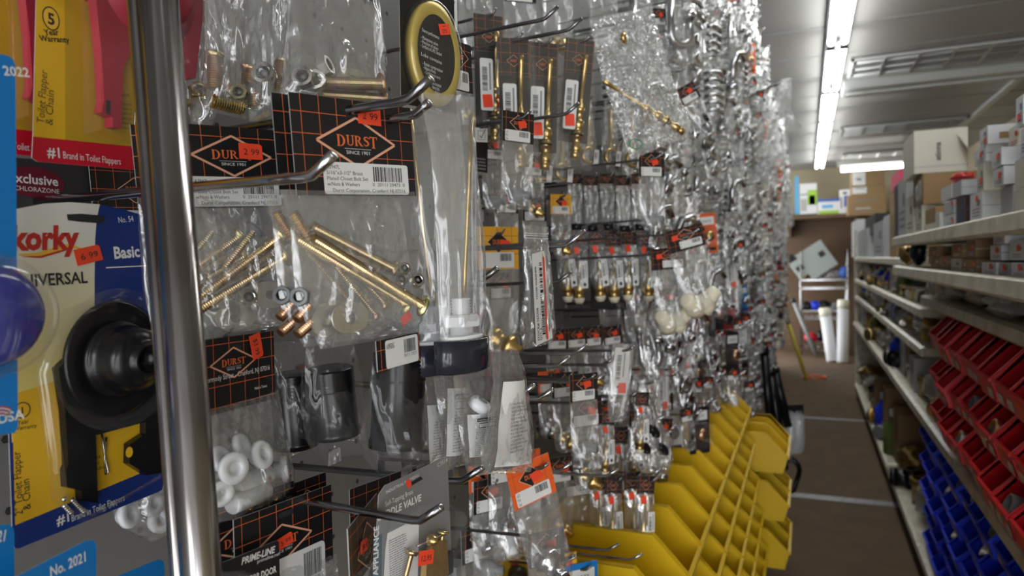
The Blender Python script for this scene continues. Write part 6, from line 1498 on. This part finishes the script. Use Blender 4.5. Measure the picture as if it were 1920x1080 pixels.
# ------------------------------------------------------------------ back wall
def boxY(name, label, cat, x0, x1, yt, yb, Y, depth, mat, prints=(), rot=0.0, bev=.0):
    a = onY(x0, yb, Y); b = onY(x1, yb, Y); c_ = onY(x0, yt, Y); w = b.x - a.x; h = c_.z - a.z
    mb = MB(); mb.box(0, w, 0, depth, 0, h, mat)
    for (u0, v0, u1, v1, m) in prints: mb.add([(u0 * w, -.004, v0 * h), (u1 * w, -.004, v0 * h), (u1 * w, -.004, v1 * h), (u0 * w, -.004, v1 * h)], [(0, 1, 2, 3)], m)
    o = mb.build(name, M=Matrix.Translation(a) @ Matrix.Rotation(rot, 4, 'Y'), bevel=bev); return tag(o, label, cat)
zsh = onY(1540, 402, 10.9).z
t = thing('wall_shelf', 'dark wooden shelf across the back wall carrying boxes', 'shelf', Matrix.Translation((-.35, 10.9, zsh)))
mb = MB(); mb.box(0, 2.1, 0, .595, -.05, -.001, BROWNB); mb.build('board', t)
for xx in (.1, 1.0, 1.95): mb = MB(); mb.box(xx, xx + .04, .2, .565, -.3, -.051, BROWNB); mb.build('bracket', t)
mb = MB(); mb.box(-.4, 1.6, 11.47, 11.499, 0, zsh - .051, BROWNB); mb.build('back_panel'); tag(bpy.data.objects['back_panel'], 'plain brown board on the back wall under the shelf', 'board')
boxY('product_box', 'white and green printed box standing on the back shelf', 'box', 1500, 1532, 345, 402, 10.95, .3, WBOX, ((.45, .3, 1, .78, GREENP), (.55, .3, .9, .6, WBOX), (.02, .62, .45, .66, PRINT), (.05, .1, .4, .5, BACKING)))
boxY('product_box', 'low white box with blue top band and lime base on the back shelf', 'box', 1533, 1575, 374, 402, 10.95, .3, WBOX, ((0, .82, 1, 1, BLUEP), (.05, 0, .95, .22, GREENP), (.2, .4, .7, .6, SKYP)))
boxY('product_box', 'small white box with dark lettering on the back shelf beside the brown cartons', 'box', 1575, 1594, 356, 402, 10.95, .3, WBOX, ((.1, .25, .2, .7, INK), (.4, .3, .8, .75, BLUEP), (.3, .82, .7, .9, INK)))
boxY('plastic_wrap', 'slim bright blue roll standing at the far end of the hook wall', 'roll', 1491, 1498, 330, 402, 10.95, .1, SKYP)
boxY('shipping_carton', 'wide brown carton, bottom of the three stacked at the back', 'box', 1590, 1662, 367, 404, 10.5, .4, CARD, ((.2, .7, .75, .76, PRINT), (.2, .3, .6, .34, WHITE), (.25, .15, .6, .2, PRINT)))
boxY('shipping_carton', 'brown carton with a white label, middle of the three stacked at the back', 'box', 1597, 1660, 350, 366.5, 10.5, .4, CARD, ((.02, .15, .45, .9, WHITE), (.1, .7, .4, .8, PRINT)))
boxY('shipping_carton', 'brown carton with a white label, top of the three stacked at the back', 'box', 1597, 1659, 323, 349.5, 10.5, .4, CARD, ((.02, .05, .42, .98, WHITE), (.15, .4, .3, .55, PRINT)))
pix_carton('bright pink plastic pack on the brown carton below the ceiling lamp', .5, 1671, 1686, 318, 349.7, pbr('pink_plastic', (.75, .04, .14), .4), depth=.12, prints=0, name='pink_pack', cat='pack')
ev = bpy.data.objects['back_panel']
# tilted grey appliance on a wire rack
Yr = 10.75
t = thing('wire_rack', 'chrome wire rack standing against the back wall at the end of the aisle', 'rack', Matrix.Translation((onY(1500, 600, Yr).x, Yr, 0)))
wR = onY(1592, 600, Yr).x - onY(1500, 600, Yr).x
for py in (525, 541, 583, 598, 641, 657):
    zz = onY(1545, py, Yr).z; mb = MB(); mb.box(0, wR, 0, .02, zz - .012, zz + .012, CHROME); mb.box(0, wR, .43, .45, zz - .012, zz + .012, CHROME)
    for k in range(8): mb.box(wR * k / 8, wR * k / 8 + .008, .02, .43, zz - .004, zz + .004, CHROME)
    mb.build('wire_shelf', t)
for xx in (0, wR - .025):
    for yy in (0, .42): mb = MB(); mb.tube([(xx + .012, yy + .012, 0), (xx + .012, yy + .012, onY(1500, 470, Yr).z)], .013, CHROME, 10); mb.build('rack_post', t)
GREYAP = pbr('pale_grey_metal', (.36, .40, .38), .45, var=.1)
a = onY(1536, 517, 10.8)
t = thing('grey_appliance', 'pale grey metal case tipped on its corner on top of the wire rack', 'appliance', Matrix.Translation(a) @ Matrix.Rotation(-.58, 4, 'Y'))
mb = MB(); mb.box(-.1, .30, 0, .35, .0, .42, GREYAP); mb.box(-.24, -.1, 0, .35, .10, .36, GREYAP); mb.build('case', t, bevel=.01)
mb = MB(); mb.box(.16, .24, -.006, 0, .2, .28, INK); mb.build('socket_hole', t); mb = MB(); mb.box(-.2, -.1, -.006, .0, .2, .27, INK); mb.build('vent_slot', t)
mb = MB(); mb.box(-.28, -.12, .0, .36, .361, .47, RUBBER); mb.build('black_cover', t)
mb = MB(); mb.ball((0, 0, .088), .075, .07, .09, BLUEP); o = mb.build('blue_jug', M=Matrix.Translation((onY(1583, 500, 10.9).x, 10.88, onY(1545, 525, Yr).z + .012))); tag(o, 'small blue plastic jug beside the tilted grey case', 'jug')
for k, (px, py, m, s) in enumerate(((1512, 582, RUBBER, .07), (1530, 581, BLUP, .07), (1545, 582, RUBBER, .08), (1565, 582, GREY, .06), (1520, 640, REDB, .07), (1545, 640, RUBBER, .09), (1535, 640, REDB, .05), (1510, 524, OLDBRASS, .06), (1530, 524, WASH, .06), (1560, 524, MILK, .09))):
    a = onY(px, py, Yr + .2); lump('%s on the wire rack at the back, %s one' % (('black bundle', 'blue bundle', 'dark bundle', 'grey bundle', 'red bundle', 'black bundle', 'small red bundle', 'brassy parts heap', 'silver parts heap', 'clear bag')[k], ords[k]), (a.x, Yr + .22, a.z + s * .8), (s * 1.3, s, s), m, 'bundle', 'bundle', 20 + k)
PLWRAP = film_mat('wrapped_roll_film', .5, gl=.18, bump=1.0, bscale=40)
for k, (x0, y0, x1, y1) in enumerate(((1561, 678, 1546, 578), (1580, 680, 1581, 563))):
    g = onZ(x0, y0, .0); b = onY(x1, y1, g.y + .15)
    t = thing('wrapped_roll', ('white wrapped roll leaning to one side before the wire rack', 'white wrapped roll standing upright beside the leaning roll')[k], 'roll', Matrix.Translation(g)); d = b - g
    mb = MB(); mb.lathe([(.068, 0), (.072, .01), (.072, d.length - .12), (.068, d.length - .12)], WBOX, 20, rodM((0, 0, 0), d)); mb.build('roll', t)
    mb = MB(); mb.lathe([(.073, d.length - .12), (.074, d.length)], CREAM, 20, rodM((0, 0, 0), d)); mb.build('cardboard_end', t)

# ------------------------------------------------------------------ far shelving goods
gr = random.Random(5)
for i, (x0, x1, yt, yb, m, lab) in enumerate(((1597, 1607, 411, 473, WBOX, 'tall white carton at the far end of the far shelving'), (1608, 1626, 427, 478, GBOX, 'grey white carton upright on the far shelving'), (1622, 1640, 400, 438, BLKBOX, 'large black carton lying across the upright cartons'), (1638, 1656, 412, 481, GBOX, 'pale grey carton upright beside the large black carton'), (1657, 1667, 402, 482, WBOX, 'slim white carton upright beside the pale grey carton'), (1668, 1680, 396, 485, CARD, 'brown carton edge upright nearest the top shelf'))):
    pix_carton(lab, .46 + (.02 if i == 2 else 0), x0, x1, yt, yb, m, depth=.22, z0=(E - .02 if i != 2 else None), prints=1 if i in (0, 3) else 0)
pix_carton('brown carton near the ceiling lamp standing on the upright cartons', .5, 1668, 1690, 350, 394, CARD, depth=.2, prints=0); 
def fitting(label, c, s, m, kind):
    t = thing('pipe_fitting', label, 'pipe fitting', Matrix.Translation(c) @ Matrix.Rotation(gr.uniform(0, 6), 4, 'Z'))
    mb = MB(); mb.tube([(0, 0, s * .4), (s * .9, 0, s * .4)], s * .36, m, 14); mb.lathe([(s * .36, 0), (s * .36, s * .7), (s * .44, s * .7), (s * .44, s * .95), (s * .3, s * .95), (s * .28, s * .6), (.001, s * .6)], m, 14, Matrix.Translation((0, 0, s * .02))); mb.build('body', t)
    mb = MB(); mb.lathe([(s * .36, 0), (s * .45, 0), (s * .45, s * .25), (s * .36, s * .25)], m, 14, Matrix.Translation((s * .7, 0, s * .45)) @ Matrix.Rotation(PI / 2, 4, 'Y')); mb.build('collar', t)
def bottle(label, c, h, m, capm):
    t = thing('bottle', label, 'bottle', Matrix.Translation(c)); mb = MB(); r = h * .22
    mb.lathe([(r * .9, 0), (r, .004), (r, h * .6), (r * .5, h * .75), (r * .35, h * .8), (r * .35, h * .86)], m, 16); mb.build('body', t)
    mb = MB(); mb.lathe([(r * .42, h * .84), (r * .42, h), (r * .3, h)], capm, 14); mb.build('cap', t)
DARKGREEN = pbr('olive_plastic', (.12, .16, .04), .4)
levels = [('upper far shelf', E - .235, 3.75, 7.5, .16, .458), ('middle far shelf', E - .40, 3.5, 7.5, .125, .458), ('long far shelf', E - .66, 3.0, 7.5, .215, .448), ('far base shelf', E - 1.28, 3.65, 7.5, .46, .455)]
for nm, z, y0, y1, hmax, X in levels:
    y = y0; n = 0
    while y < y1:
        r = gr.random(); s = gr.uniform(.65, 1.0); big = 1.9 if hmax > .3 else (1.35 if hmax > .2 else 1.0); where = 'on the %s, %s from its near end' % (nm, ords[n]); zz = z + .002
        if r < .24: 
            h = hmax * s; w = gr.uniform(.08, .14) * big; m = gr.choice((CARD, CARD, WBOX, CBOX, GBOX)); nmv = {'brown_cardboard': 'brown', 'white_carton': 'white', 'cream_carton': 'cream', 'grey_carton': 'grey'}[m.name]
            carton('small %s carton ' % nmv + where, X + gr.uniform(0, .05), y, y + w, zz, zz + h, .18, m, prints=1 if m is not CARD else 0, sticker=(.3, .5) if gr.random() < .4 else None); y += w + .02
        elif r < .46:
            rr = min(hmax * .42, .058 * big) * gr.uniform(.85, 1.1); m = gr.choice((SILV, SILV, SILV, OLDBRASS, MILK)); nmv = {'silvery_film': 'silvery bag', 'black_rubber': 'black bag', 'dull_brass': 'heap of brassy fittings', 'milky_film': 'clear bag'}[m.name]
            lump(nmv + ' ' + where, (X + rr + .01, y + rr * 1.3, zz + rr * 1.02), (rr, rr * 1.2, rr * .8), m, 'parts_bag', 'bag', n + int(z * 100)); y += rr * 2.6 + .015
        elif r < .80:
            s2 = min(hmax * .5, gr.uniform(.045, .08) * big); m = gr.choice((OLDBRASS, BRASS, GREY, RUBBER, STEEL)); nmv = {'dull_brass': 'dull brass', 'brass': 'shiny brass', 'grey_plastic': 'grey', 'black_rubber': 'black', 'nickel': 'nickel'}[m.name]
            fitting(nmv + ' pipe fitting ' + where, (X + s2 * .6, y + s2, zz), s2, m, 0); y += s2 * 1.9 + .012
        else:
            m, cm_, nmv = gr.choice(((NYLON, BLUEC, 'white'), (DARKGREEN, NYLON, 'olive'), (BLUP, NYLON, 'blue'), (YELP, RUBBER, 'yellow'), (NYLON, REDB, 'white')))
            h = min(hmax * .9, .15 * big); bottle('%s bottle with a %s cap ' % (nmv, {'bright_blue_card': 'blue', 'white_nylon': 'white', 'black_rubber': 'black', 'red_band': 'red'}[cm_.name]) + where, (X + .05, y + h * .25, zz), h, m, cm_); y += h * .5 + .02
        n += 1
carton('blue tub pushed back on the long shelf below the middle shelf', .56, 4.2, 4.7, E - .658, E - .50, .25, BLUEP, prints=0, name='blue_tub', cat='tub')
for k, (px, py) in enumerate(((1690, 905),)):
    a = onX(1676, 902, .46); t = thing('yellow_tube', 'pale yellow tube with a pink end lying across the base shelf', 'tube', Matrix.Translation((.44, a.y, zE + .03))); mb = MB(); mb.tube([(-.02, 0, 0), (.2, .01, 0)], .022, CREAM, 14); mb.build('body', t); mb = MB(); mb.tube([(.2, .01, 0), (.26, .012, 0)], .0225, COPPER, 14); mb.build('end_cap', t)
